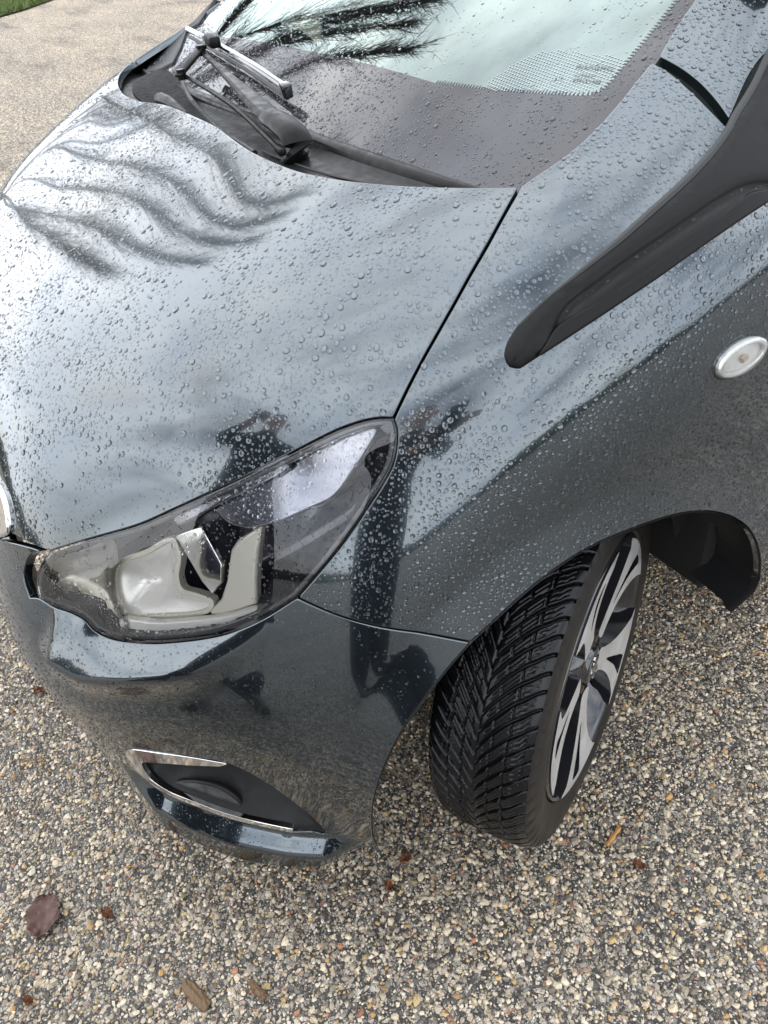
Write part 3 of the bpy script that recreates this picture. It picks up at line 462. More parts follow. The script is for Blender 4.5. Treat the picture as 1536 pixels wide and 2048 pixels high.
TR = {
'hltop': [[0.9574,0.0864],[0.9461,0.0798],[0.927,0.0632],[0.9025,0.0334],[0.8803,-0.0012],[0.8578,-0.0376],[0.8226,-0.0924],[0.7802,-0.1512],[0.7385,-0.2064],[0.6917,-0.2646],[0.605,-0.3479],[0.5435,-0.4057]],
'hlout': [[0.9658,-0.2236],[0.9776,-0.1654],[0.9861,-0.1137],[0.9904,-0.069],[0.9922,-0.0296],[0.9928,0.0016],[0.9904,0.0314],[0.9802,0.0583],[0.9683,0.0771],[0.9574,0.0864]],
'hlbot': [[0.5435,-0.4057],[0.5292,-0.439],[0.5272,-0.472],[0.54,-0.4964],[0.5747,-0.4914],[0.6119,-0.4806],[0.6414,-0.4781],[0.6661,-0.4862],[0.7008,-0.4825],[0.768,-0.4506],[0.8297,-0.4055],[0.8855,-0.3534],[0.9319,-0.2894],[0.9658,-0.2236]],
'seam': [[0.9658,-0.2236],[1.0369,-0.2168],[1.0847,-0.2078],[1.1326,-0.1962],[1.1905,-0.1806],[1.2511,-0.165]],
'archf': [[2.5573,0.3333],[2.3525,0.376],[2.1825,0.3921],[1.9965,0.3884],[1.8346,0.3586],[1.7031,0.3153],[1.6298,0.2825],[1.5534,0.2403],[1.4821,0.1901],[1.4159,0.1345],[1.3641,0.0816],[1.3261,0.0246],[1.2965,-0.0374],[1.2722,-0.1048],[1.2511,-0.165]],
'archb': [[1.2511,-0.165],[1.2383,-0.2292],[1.2302,-0.3022],[1.2247,-0.3881],[1.232,-0.4856],[1.2487,-0.5862],[1.2768,-0.6997],[1.3098,-0.806],[1.3323,-0.8513]],
'gap': [[0.9574,0.0864],[0.9515,0.1294],[0.9468,0.1684],[0.942,0.2177],[0.9366,0.2671],[0.9304,0.3142],[0.9241,0.3632],[0.9152,0.4163],[0.905,0.4744]],
'rear': [[0.905,0.4744],[0.8579,0.4473],[0.8059,0.4226],[0.7473,0.4],[0.6584,0.3767],[0.6037,0.3682],[0.5393,0.3622],[0.4586,0.3623],[0.3598,0.3673]],
'pilw': [[0.9051,0.4768],[0.9135,0.5119],[0.9249,0.566],[0.9287,0.628],[0.9247,0.7017],[0.9185,0.7498],[0.9122,0.7973]],
'pilg': [[0.9122,0.7973],[0.9513,0.7881],[0.9933,0.7712],[1.0361,0.7532],[1.0712,0.7403]],
'pilup': [[0.9133,0.8109],[0.9512,0.8039],[0.9905,0.7919],[1.0294,0.7744],[1.0681,0.7534]],
'pilupw': [[0.9133,0.8109],[0.8941,0.8774],[0.8792,0.9325]],
'trim': [[1.0317,0.9063],[1.0557,0.8278],[1.0698,0.7536],[1.0743,0.7368],[1.0801,0.682],[1.08,0.6285],[1.0756,0.5764],[1.0708,0.5405],[1.0598,0.4649],[1.0458,0.399],[1.0313,0.3363],[1.0242,0.2881],[1.0267,0.2594],[1.0344,0.243],[1.0466,0.2365],[1.0578,0.242],[1.0668,0.2663],[1.0821,0.3084],[1.102,0.365],[1.1315,0.4569],[1.1595,0.5598],[1.194,0.6897]],
'groove': [[1.07,0.3072],[1.0649,0.3275],[1.0647,0.3517],[1.0771,0.3972],[1.0914,0.4526],[1.1094,0.5148],[1.127,0.582],[1.1405,0.6317],[1.1565,0.6727],[1.1806,0.7044]],
'strip': [[1.0685,0.2855],[1.0664,0.2984],[1.0668,0.3159],[1.0919,0.3811],[1.1185,0.4656],[1.1421,0.5625],[1.1582,0.6368],[1.1641,0.6633],[1.1859,0.6984]],
'ind': [1.3713,0.5116],
'ind_end': [[1.3928,0.5682],[1.3532,0.4586],[1.4064,0.5216],[1.3409,0.5045]],
'fog': [[0.722,-0.8236],[0.7418,-0.7876],[0.8192,-0.7434],[0.8792,-0.7166],[0.9522,-0.6873],[1.017,-0.695],[1.0812,-0.7282],[1.1434,-0.7764],[1.1812,-0.8198],[1.1966,-0.8543],[1.169,-0.855],[1.1234,-0.8735],[1.0584,-0.8844],[0.9705,-0.9031],[0.8785,-0.9158],[0.8051,-0.9281],[0.757,-0.9178],[0.7272,-0.8797]],
'fogin': [[0.7587,-0.8324],[0.8169,-0.7847],[0.8796,-0.746],[0.9455,-0.6988],[1.0165,-0.6999],[1.0809,-0.7332],[1.1421,-0.7821],[1.1779,-0.8212],[1.1664,-0.8463],[1.1215,-0.8582],[1.057,-0.8699],[0.9698,-0.8889],[0.8788,-0.9006],[0.8068,-0.9104],[0.7692,-0.9001],[0.7553,-0.8702]],
'fogc': [[0.9522,-0.6873],[0.8792,-0.7166],[0.8192,-0.7434],[0.7418,-0.7876],[0.722,-0.8236],[0.7272,-0.8797],[0.757,-0.9178],[0.8051,-0.9281],[0.8785,-0.9158],[0.9705,-0.9031],[1.0584,-0.8844],[1.1234,-0.8735],[1.1218,-0.8604],[1.0572,-0.872],[0.9699,-0.8909],[0.8787,-0.9028],[0.8066,-0.9129],[0.7692,-0.9001],[0.7568,-0.8687],[0.7601,-0.831],[0.8169,-0.7847],[0.8796,-0.746],[0.9395,-0.7056]],
'foglens': [[0.8222,-0.9254],[0.8832,-0.8615],[0.9448,-0.8457],[0.9874,-0.8751],[0.977,-0.9114],[0.9224,-0.9377],[0.8621,-0.9478]],
'lipbot': [[1.3323,-0.8513],[1.2984,-0.8863],[1.2633,-0.9111],[1.1987,-0.9435],[1.1107,-0.9732],[1.02,-0.9937],[0.9247,-1.0072],[0.855,-1.0182]],
'liptop': [[0.757,-0.9178],[0.8051,-0.9281],[0.8785,-0.9158],[0.9705,-0.9031],[1.0584,-0.8844],[1.1234,-0.8735],[1.1874,-0.8576]],
'crease': [[0.6745,-0.1184],[0.7237,-0.035],[0.7624,0.0336],[0.795,0.0911],[0.8336,0.1619],[0.8556,0.2373],[0.8638,0.3264],[0.8819,0.3977]],
'ledge': [[0.6211,-0.5745],[0.6582,-0.5725],[0.7344,-0.5332],[0.8043,-0.4836],[0.8605,-0.4316],[0.9089,-0.3685],[0.9431,-0.3075]],
'step': [[0.6426,-0.4835],[0.6309,-0.5206],[0.6194,-0.5549],[0.6138,-0.584]],
'slot': [[0.5304,-0.4268],[0.5141,-0.4504],[0.4999,-0.4919],[0.493,-0.538],[0.5007,-0.5506],[0.5348,-0.5089],[0.5582,-0.4987],[0.5352,-0.4985],[0.5238,-0.4742],[0.5261,-0.4457]],
'refl': [[0.6493,-0.3861],[0.6979,-0.326],[0.7371,-0.2788],[0.7586,-0.2978],[0.7683,-0.3389],[0.7816,-0.354],[0.8103,-0.3463],[0.8398,-0.3422],[0.841,-0.3617],[0.8265,-0.3815],[0.7616,-0.4295],[0.6982,-0.4649],[0.674,-0.455],[0.6554,-0.4237]],
'shield': [[0.7442,-0.2655],[0.7786,-0.2265],[0.8323,-0.2639],[0.842,-0.2958],[0.8361,-0.3211],[0.8125,-0.3103]],
'leg': [[0.8662,-0.1742],[0.8469,-0.2145],[0.844,-0.2356],[0.8568,-0.2894],[0.8584,-0.3306],[0.8458,-0.3591],[0.8593,-0.3545],[0.8809,-0.3298],[0.9055,-0.2976],[0.8899,-0.2617],[0.873,-0.2112]],
'bar': [[0.6964,-0.4664],[0.7661,-0.4293],[0.8345,-0.3788],[0.8819,-0.3379],[0.9175,-0.3002],[0.9183,-0.3155],[0.8793,-0.3603],[0.8146,-0.417],[0.7427,-0.4615],[0.7057,-0.4742]],
'blade': [[0.9115,-0.1921],[0.941,-0.1384],[0.976,-0.0689],[0.9943,0.0069],[1.0007,0.0036],[0.9832,-0.0738],[0.9454,-0.1473],[0.9102,-0.2102]],
'wingtop': [[0.7339,-0.2162],[0.7933,-0.1371],[0.8571,-0.0437],[0.8607,-0.0593],[0.8007,-0.1528],[0.7413,-0.2348]],
'chamber': [[0.5262,-0.449],[0.5588,-0.4115],[0.6035,-0.3692],[0.6452,-0.3287],[0.6656,-0.3569],[0.6665,-0.4009],[0.6825,-0.4349],[0.7075,-0.4514],[0.7169,-0.4739],[0.6878,-0.4974],[0.6533,-0.498],[0.6232,-0.4946],[0.5635,-0.505],[0.5272,-0.5077],[0.5146,-0.4802]],
'nose': [[0.3758,-0.3851],[0.4029,-0.3914],[0.4253,-0.4096],[0.4335,-0.4293],[0.4101,-0.4545]],
'wing': [[0.7814,-0.1793],[0.8212,-0.12],[0.8603,-0.0608],[0.8908,-0.0131],[0.9194,0.0282],[0.9443,0.0567],[0.9467,0.0343],[0.9455,-0.0154],[0.9418,-0.0586],[0.9142,-0.1039],[0.8817,-0.1485],[0.8418,-0.1843],[0.8068,-0.1926]],
'w_frit_in': [[-0.5052,0.0619,1.0165],[-0.1928,0.0252,1.0215],[-0.0075,0.0215,1.0235],[0.0815,0.0284,1.0259],[0.1738,0.0452,1.031],[0.2554,0.0611,1.0346],[0.342,0.0745,1.0355],[0.4198,0.0867,1.0351],[0.5059,0.1068,1.0362],[0.5669,0.1255,1.0381],[0.5762,0.1349,1.0412],[0.5757,0.1476,1.0469],[0.5703,0.1802,1.0618],[0.5643,0.2152,1.0779],[0.5527,0.2682,1.1024]],
'w_edge': [[0.5959,0.0041,0.9814],[0.6089,0.056,1.0028],[0.6055,0.132,1.0366],[0.5952,0.1867,1.0618],[0.5711,0.2713,1.1018]],
'w_bot': [[0.5535,-0.0172,0.9768],[0.495,-0.0184,0.9822],[0.4023,-0.026,0.9869],[0.2982,-0.0359,0.9896],[0.2273,-0.0421,0.9905]],
'w_txt': [[0.517,0.1493,1.0538],[0.5586,0.1587,1.0536],[0.5268,0.1367,1.0473],[0.5177,0.1337,1.0469],[0.57,0.1479,1.0476]],
'w_dots': [[0.4218,0.089,1.0359],[0.4471,0.154,1.0624],[0.5158,0.1728,1.0643],[0.5659,0.1772,1.061],[0.5735,0.1446,1.0458],[0.5684,0.1314,1.0405],[0.5026,0.1097,1.0378]],
'wp_blade': [[-0.4876,0.0585,1.0387],[-0.2809,0.0242,1.039],[-0.0542,-0.0074,1.0325],[0.1114,-0.0288,1.0221]],
'wp_arm': [[0.209,-0.0913,1.0076],[0.1802,-0.0879,1.0102],[0.1143,-0.0782,1.0163],[0.0526,-0.0683,1.0217],[-0.0163,-0.0568,1.027],[-0.112,-0.0397,1.0333],[-0.2114,-0.0214,1.0382]],
'wp_arm2': [[0.2604,-0.1215,0.989],[0.0643,-0.094,1.0072],[-0.1972,-0.0678,1.0154]],
'wp_link': [[-0.1949,-0.0759,1.0219],[-0.221,-0.0212,1.045]],
'wp_box': [[-0.2235,0.0034,1.0506]],
'nozzle': [[-0.1788,-0.1287,0.99],[-0.1369,-0.1279,0.99],[-0.0619,-0.1285,0.99]],
'in_h': [[-0.4733,-0.0504,0.984],[-0.3455,-0.0891,0.984],[-0.2051,-0.1137,0.984],[-0.0787,-0.1255,0.984],[0.0011,-0.1317,0.984],[0.0918,-0.1368,0.984],[0.1732,-0.1415,0.984],[0.2163,-0.1424,0.984]],
'in_r': [[-0.5132,0.0167,0.986],[-0.3137,-0.0383,0.986],[-0.1806,-0.0768,0.986],[-0.069,-0.1025,0.986],[-0.0035,-0.1157,0.986],[0.0932,-0.1329,0.986],[0.1715,-0.1402,0.986],[0.2351,-0.147,0.986]],
'foot': [[-0.576,-0.0286,0.9723],[-0.7111,0.0095,0.9723],[-0.8296,0.075,0.9834],[-0.8946,0.1613,1.0105],[-0.9151,0.2367,1.0401],[-0.6716,0.1935,1.0585],[-0.569,0.1136,1.0356],[-0.602,0.0955,1.024],[-0.5132,0.0433,1.0105],[-0.453,-0.0003,0.997],[-0.4885,-0.02,0.9851]],
'wp_cap': [[0.1781,-0.0905,1.0111],[0.2345,-0.0952,1.0068],[0.264,-0.0973,0.9984],[0.2708,-0.0993,0.9852],[0.2561,-0.104,0.9699],[0.2349,-0.1108,0.9599]]}
TR = {k: np.array(v, float) for k, v in TR.items()}
def radius(ab):
    x = np.clip((ab[..., 0] - A0) / HS, 0, COEF.shape[0] - 3 - 1e-6); y = np.clip((ab[..., 1] - B0) / HS, 0, COEF.shape[1] - 3 - 1e-6)
    i = np.floor(x).astype(int); j = np.floor(y).astype(int); o = 0
    def bs(t): return ((1 - t) ** 3 / 6, (3 * t**3 - 6 * t**2 + 4) / 6, (-3 * t**3 + 3 * t**2 + 3 * t + 1) / 6, t**3 / 6)
    bx, by = bs(x - i), bs(y - j)
    for p in range(4):
        for q in range(4): o = o + COEF[i + p, j + q] * bx[p] * by[q]
    return o
def direc(ab):
    a, b = ab[..., 0], ab[..., 1]; q = (a * a + b * b) / 4; k = 1 / (1 + q)
    return (a * k)[..., None] * E1 + (b * k)[..., None] * E2 + ((1 - q) * k)[..., None] * E3
def toab(X):
    d = np.asarray(X, float) - C0; r = np.linalg.norm(d, axis=-1); n = d / r[..., None]; k = 2 / (1 + n @ E3)
    return np.stack([n @ E1 * k, n @ E2 * k], -1)
def mscale(ab): return radius(ab) / (1 + (ab[..., 0] ** 2 + ab[..., 1] ** 2) / 4)      # metres per unit of ab
def pl_dist(P, poly, closed=False):
    """distance from points P to a polyline, in ab"""
    best = np.full(P.shape[0], 1e9); Q = np.r_[poly, poly[:1]] if closed else poly
    for a, b in zip(Q[:-1], Q[1:]):
        d = b - a; t = np.clip(((P - a) @ d) / (d @ d + 1e-12), 0, 1); best = np.minimum(best, np.linalg.norm(P - (a + t[:, None] * d), axis=1))
    return best
def inside(P, poly):
    c = np.zeros(len(P), bool); x, y = P[:, 0], P[:, 1]; j = len(poly) - 1
    for i in range(len(poly)):
        xi, yi = poly[i]; xj, yj = poly[j]
        if yi != yj:
            m = ((yi > y) != (yj > y)) & (x < (xj - xi) * (y - yi) / (yj - yi) + xi); c ^= m
        j = i
    return c
def sst(t): t = np.clip(t, 0, 1); return t * t * (3 - 2 * t)
ARCH = np.r_[TR['archf'], TR['archb'][1:]]
HLB = crom(TR['hlbot'][3:], .015)
LEDGE = crom(np.r_[[TR['ledge'][0] * 2 - TR['ledge'][1]], TR['ledge']], .009)
_lt = TR['liptop']; _lt = np.r_[[_lt[0] + (_lt[0] - _lt[1]) * 2.2], [_lt[0] + (_lt[0] - _lt[1])], _lt, [_lt[-1] + (_lt[-1] - _lt[-2]) * .9], [_lt[-1] + (_lt[-1] - _lt[-2]) * 1.8]]
LIPM = crom(_lt + [0, -.028], .009)
def disp(ab):
    P = np.stack([np.abs(ab[..., 0]).ravel(), ab[..., 1].ravel()], -1); sc = mscale(P); o = np.zeros(len(P))
    d = pl_dist(P, ARCH) * sc; o += .013 * (1 - np.clip(d / .058, 0, 1)) ** 1.35                      # flared wheel-arch lip
    dl = pl_dist(P, LEDGE[::2]) * sc; dh = pl_dist(P, HLB) * sc; fade = sst((TR['ledge'][-1, 0] - P[:, 0] + .03) / .16) * sst((P[:, 0] - LEDGE[0, 0] + .02) / .035)
    lb = np.interp(P[:, 0], LEDGE[:, 0], LEDGE[:, 1]); hb_ = np.interp(P[:, 0], TR['hlbot'][4:, 0], TR['hlbot'][4:, 1])
    sh = np.where(P[:, 1] > lb, dh / (dh + dl + 1e-6), np.exp(-(dl / .030) ** 2)); sh = np.where(P[:, 1] > hb_, 0, sh)
    o += .017 * sh * fade                                                                              # shelf below the lamp
    d = pl_dist(P, _lt) * sc                                                    # lower lip under the fog recess
    low = _lt; side = np.interp(P[:, 0], low[:, 0], low[:, 1]); m = (P[:, 1] < side) & (P[:, 0] > low[0, 0]) & (P[:, 0] < low[-1, 0])
    o += np.where(m, .020 * sst(d / .030), 0) * sst((P[:, 0] - low[0, 0]) / .16) * sst((low[-1, 0] - P[:, 0]) / .10)
    return o.reshape(ab.shape[:-1])
def surf(ab, off=0.0):
    ab = np.asarray(ab, float); return C0 + direc(ab) * (radius(ab) + disp(ab) + off)[..., None]
def snorm(ab, off=0.0):
    e = 1.5e-3; da = surf(ab + [e, 0], off) - surf(ab - [e, 0], off); db = surf(ab + [0, e], off) - surf(ab - [0, e], off)
    n = np.cross(da, db); n /= np.linalg.norm(n, axis=-1)[..., None] + 1e-15
    s = np.sign(np.sum(n * direc(ab), -1)); return n * s[..., None]
def mir(P): return P[::-1] * [-1, 1]
def ring(parts, step=.008):
    """closed outline from open traced runs, each smoothed on its own"""
    out = []
    for p in parts:
        q = crom(p, step) if len(p) > 2 else np.linspace(p[0], p[1], max(2, int(np.linalg.norm(p[1] - p[0]) / step)))
        out.append(q[:-1])
    return np.concatenate(out)
def clean(poly, step):
    keep = [poly[0]]
    for p in poly[1:]:
        if np.linalg.norm(p - keep[-1]) > step * .35: keep.append(p)
    return np.array(keep)
def inset(poly, d):
    """move a closed ab outline inwards by d metres (negative: outwards)"""
    a = np.sum(poly[:, 0] * np.roll(poly[:, 1], -1) - np.roll(poly[:, 0], -1) * poly[:, 1]); s = 1 if a > 0 else -1
    e0 = poly - np.roll(poly, 1, 0); e1 = np.roll(poly, -1, 0) - poly
    n0 = np.stack([-e0[:, 1], e0[:, 0]], -1) * s; n1 = np.stack([-e1[:, 1], e1[:, 0]], -1) * s
    n0 /= np.linalg.norm(n0, axis=1)[:, None] + 1e-12; n1 /= np.linalg.norm(n1, axis=1)[:, None] + 1e-12
    m = n0 + n1; l = np.linalg.norm(m, axis=1); m /= l[:, None] + 1e-9; c = np.clip(np.sum(m * n0, 1), .45, 1)
    return poly + m * (d / mscale(poly) / c)[:, None], m
def patch(name, poly, off=0.0, grid=.016, gap=.0, holes=(), edge=.012, roll=.0016, feats=(), bowl=None):
    """a panel cut out of the master surface: smooth top, rolled edge, flange going in"""
    poly = clean(poly, .006); P, m = inset(poly, gap); loops = [(P, -m)]
    for hpoly in holes:
        hp = clean(hpoly, .006); Q, mq = inset(hp, -gap); loops.append((Q, mq))
    lo, hi = P.min(0), P.max(0)
    gx, gy = np.meshgrid(np.arange(lo[0], hi[0], grid), np.arange(lo[1], hi[1], grid * .866)); gx = gx + (np.arange(gx.shape[0]) % 2)[:, None] * grid * .5
    G = np.stack([gx.ravel(), gy.ravel()], -1); k = inside(G, P)
    for Q, _ in loops[1:]: k &= ~inside(G, Q)
    G = G[k]; dm = np.full(len(G), 1e9)
    for Q, _ in loops: dm = np.minimum(dm, pl_dist(G, Q, True))
    G = G[dm > grid * .45]
    for fl_ in feats:
        G = G[pl_dist(G, fl_) * mscale(G) > .024]
        tg = np.gradient(fl_, axis=0); tg /= np.linalg.norm(tg, axis=1)[:, None] + 1e-12; nr = np.stack([-tg[:, 1], tg[:, 0]], -1); rows = []
        for k_, dd in enumerate(np.arange(-.022, .0221, .0044)): rows.append((fl_ + nr * (dd / mscale(fl_))[:, None])[(k_ % 2)::1])
        Q_ = np.concatenate(rows); ki = inside(Q_, P)
        for Q, _ in loops[1:]: ki &= ~inside(Q_, Q)
        Q_ = Q_[ki]; dq = np.full(len(Q_), 1e9)
        for Q, _ in loops: dq = np.minimum(dq, pl_dist(Q_, Q, True))
        G = np.r_[G, Q_[dq > .009]]
    allp = []; edges = []; b = 0
    for Q, _ in loops:
        allp.append(Q); edges += [(b + i, b + (i + 1) % len(Q)) for i in range(len(Q))]; b += len(Q)
    allp.append(G); A = np.concatenate(allp)
    vs, es, fs, *_ = delaunay_2d_cdt([Vector(p) for p in A], edges, [], 0, 1e-7)
    U = np.array([tuple(v) for v in vs]); F = np.array([tuple(f) for f in fs if len(f) == 3]); c = U[F].mean(1); k = inside(c, P)
    for Q, _ in loops[1:]: k &= ~inside(c, Q)
    F = F[k]
    a = np.cross(U[F[:, 1]] - U[F[:, 0]], U[F[:, 2]] - U[F[:, 0]]); F[a < 0] = F[a < 0][:, ::-1]
    o = off if bowl is None else off + bowl(U)
    V = surf(U, o); N = snorm(U, off)
    if np.dot(np.cross(V[F[0][1]] - V[F[0][0]], V[F[0][2]] - V[F[0][0]]), N[F[0][0]]) < 0: F = F[:, ::-1]
    V = list(V); N = list(N); faces = [tuple(f) for f in F]
    if edge > 0:
        for Q, mo in loops:
            nq = snorm(Q, off); sc = mscale(Q)[:, None]
            mo3 = surf(Q + mo * .003 / sc, off) - surf(Q, off); mo3 /= np.linalg.norm(mo3, axis=1)[:, None]
            pr = None
            ob_ = 0 if bowl is None else bowl(Q)
            for lat, dep, wn_ in ((0, 0, 0.0), (roll * .7, roll * .3, .5), (roll, roll, 1.0), (roll, edge, 1.0)):
                X = surf(Q, off + ob_) + mo3 * lat - nq * dep; nn = nq * (1 - wn_) + mo3 * wn_; nn /= np.linalg.norm(nn, axis=1)[:, None]
                b = len(V); V += list(X); N += list(nn); n = len(Q)
                if pr is not None:
                    for i in range(n):
                        j = (i + 1) % n; f = (pr + i, pr + j, b + j, b + i)
                        fn = np.cross(V[f[1]] - V[f[0]], V[f[3]] - V[f[0]])
                        faces.append(f if np.dot(fn, nn[i]) > 0 else f[::-1])
                pr = b
    return mesh(name, np.array(V), faces, True, normals=np.array(N) if bowl is None else None), F

car = empty('car', (0, 0, 0))
tag(car, 'dark grey-green small hatchback wet with rain, parked with its front wheel turned', 'car')
cen = lambda z, y: toab(np.array([[0, y, z]]))[0] * [0, 1]

# --- bonnet
rear = TR['rear']; hc = cen(.995, -.142)
rear_half = np.r_[rear, [[.17, hc[1] - .004]], [[.08, hc[1] - .001]], [hc]]
front_c = cen(.505, -.655)
front_half = np.r_[[TR['hltop'][-1]], [TR['hltop'][-1] * [.72, 1] + [0, -.055]], [TR['hltop'][-1] * [.36, 0] + [0, front_c[1] + .02]], [front_c]]
half = [rear_half[::-1], TR['gap'][::-1], TR['hltop'], front_half]
hood_poly = ring([*half, *[mir(p) for p in half[::-1]]])
hood_me, hood_F = patch('hood', hood_poly, gap=.0028, grid=.017)
hood = link('hood', hood_me, M['paint'], car)
# --- wings (fender with its pillar foot)
sill = toab(np.array([[.790, .33, .285], [.785, .38, .235], [.785, .52, .225]])); rearg = toab(np.array([[.785, .52, .225], [.805, .53, .45], [.800, .54, .70], [.785, .50, .90], [.745, .34, 1.00], [.715, .20, 1.01]]))
fend_parts = [TR['pilw'], TR['pilg'], np.r_[TR['pilg'][-1:], rearg[::-1][1:]], sill[::-1], np.r_[sill[:1], TR['archf'][:1]], TR['archf'], TR['seam'][::-1], TR['hlout'], np.r_[TR['gap'][:-1], TR['pilw'][:1]]]
fender_me, fender_F = patch('fender', ring(fend_parts), gap=.0026, grid=.017)
fender = link('fender', fender_me, M['paint'], car)
link('fender', mirror_mesh(fender_me), M['paint'], car)
# --- upper windscreen pillar
up_top = toab(np.array([[.555, .36, 1.165], [.64, .42, 1.165], [.70, .40, 1.09]]))
pil_me, pil_F = patch('windscreen_pillar', ring([TR['pilupw'], np.r_[TR['pilupw'][-1:], up_top], np.r_[up_top[-1:], TR['trim'][:1] , TR['pilup'][-1:]], TR['pilup'][::-1]]), gap=.0026, grid=.015)
pillar = link('windscreen_pillar', pil_me, M['paint'], car); link('windscreen_pillar', mirror_mesh(pil_me), M['paint'], car)
# --- bumper with fog-lamp recesses, grille mouth
bot = np.r_[TR['lipbot'], toab(np.array([[.50, -.640, .20], [.40, -.675, .20], [.25, -.69, .20]])), [cen(.20, -.695)]]
slot = TR['slot']
hb = TR['hlbot']
bump_top_in = np.r_[[hb[3] * [.985, 1] + [-.012, -.012]], [hb[2] + [-.030, -.012]], [hb[1] + [-.028, .0]], [hb[0] + [-.022, -.012]], [front_half[1] + [0, -.02]], [front_half[2] + [0, -.02]], [front_c + [0, -.022]]]
half = [bump_top_in[::-1], np.r_[bump_top_in[:1], hb[3:]], TR['seam'], TR['archb'], bot]
bump_poly = ring([*half, *[mir(p) for p in half[::-1]]])
fog_poly = crom(TR['fog'], .008, True)
fog_m = mir(fog_poly)
mouth = ring([toab(np.array([[.0, -.70, .46], [.20, -.70, .455], [.30, -.69, .44]])), toab(np.array([[.30, -.69, .44], [.33, -.69, .36], [.30, -.69, .28]])), toab(np.array([[.30, -.69, .28], [0, -.70, .27], [-.30, -.69, .28]])), toab(np.array([[-.30, -.69, .28], [-.33, -.69, .36], [-.30, -.69, .44]])), toab(np.array([[-.30, -.69, .44], [-.20, -.70, .455], [.0, -.70, .46]]))])
bump_me, bump_F = patch('bumper', bump_poly, gap=.0022, grid=.014, holes=[fog_poly, fog_m, mouth], feats=[LEDGE, mir(LEDGE), LIPM, mir(LIPM)])
bumper = link('bumper', bump_me, M['paint'], car)
g_me, _ = patch('grille', inset(clean(mouth, .006), -.01)[0], off=-.035, grid=.05, edge=0)
link('grille', g_me, M['black_plastic'], car)
for s in (1, -1):
    pts = crom(TR['fog'], .008, True) if s == 1 else fog_m
    f_me, _ = patch('fog_recess', inset(clean(pts, .006), -.004)[0], off=-.004, grid=.012, edge=0,
                    bowl=lambda U, q=pts: -.070 * sst(pl_dist(U, q, True) * mscale(U) / .055))
    fr = link('fog_recess', f_me, M['black_plastic'], car)
    inn = crom(TR['fogin'], .008, True); inn = inn if s == 1 else mir(inn)
    cb = ring([TR['fogc'][:12], TR['fogc'][11:13], TR['fogc'][12:], np.r_[TR['fogc'][-1:], TR['fogc'][:1]]], .006); cb = cb if s == 1 else mir(cb)
    t_me, _ = patch('chrome_trim', cb, off=.0015, grid=.02, edge=.008, roll=.001); link('chrome_trim', t_me, M['chrome'], fr)
    ln = crom(TR['foglens'], .008, True); ln = ln if s == 1 else mir(ln)
    l_me, _ = patch('blanking_cover', ln, off=-.012, grid=.012, edge=.006, roll=.004); link('blanking_cover', l_me, M['black_plastic'], fr)
# --- headlamps
def headlamp(s):
    fl = (lambda p: p) if s == 1 else mir
    outl = fl(ring([TR['hltop'], TR['hlbot'], TR['hlout']]))
    me, F = patch('headlight', outl, off=-.0005, gap=.0022, grid=.014, edge=.010, roll=.004)
    hl = link('headlight', me, M['lens'], car)
    q = inset(clean(outl, .006), .004)[0]
    h_me, _ = patch('housing', q, off=-.008, grid=.012, edge=0, bowl=lambda U: -.095 * sst(pl_dist(U, q, True) * mscale(U) / .020))
    link('housing', h_me, M['lamp_dark'], hl)
    r_me, _ = patch('lamp_rim', outl, off=-.003, gap=.0038, grid=.03, edge=.012, holes=[inset(clean(outl, .006), .0095)[0]]); link('lamp_rim', r_me, M['lamp_grey'], hl)
    def part(nm, key, off, mat, edge=.01, roll=.002, bowl=None, grid=.01):
        p = fl(crom(TR[key], .007, True) if key not in ('shield', 'blade', 'leg') else TR[key])
        m_, _ = patch(nm, clean(p, .004), off=off, grid=grid, edge=edge, roll=roll, bowl=bowl); return link(nm, m_, mat, hl)
    rp = fl(crom(TR['refl'], .007, True))
    part('reflector', 'refl', -.030, M['reflector'], edge=0, bowl=lambda U: -.022 * sst(pl_dist(U, rp, True) * mscale(U) / .05))
    fm_, _ = patch('reflector_frame', clean(rp, .004), off=-.027, grid=.03, edge=.012, holes=[inset(clean(rp, .004), .004)[0]]); link('reflector_frame', fm_, M['cream'], hl)
    part('light_shield', 'shield', -.022, M['chrome'], edge=.006)
    part('bezel', 'leg', -.025, M['cream'], edge=.012, roll=.005)
    part('bezel', 'bar', -.016, M['reflector'], edge=.008, roll=.004)
    part('light_guide', 'blade', -.026, M['lamp_grey'], edge=.004)
    part('bezel', 'wing', -.028, M['lamp_silver'], edge=.010, roll=.004)
    part('bezel', 'wingtop', -.012, M['lamp_silver'], edge=.004, roll=.003)
    # indicator chamber towards the grille
    ch = fl(crom(TR['chamber'], .007, True)); c_me, _ = patch('indicator_chamber', ch, off=-.012, grid=.010, edge=.0, bowl=lambda U: -.024 * sst(pl_dist(U, ch, True) * mscale(U) / .03)); link('indicator_chamber', c_me, M['chamber'], hl)
    return hl, F
lamp, lamp_F = headlamp(1); headlamp(-1)
for nm in ('reflector_frame',):
    pass
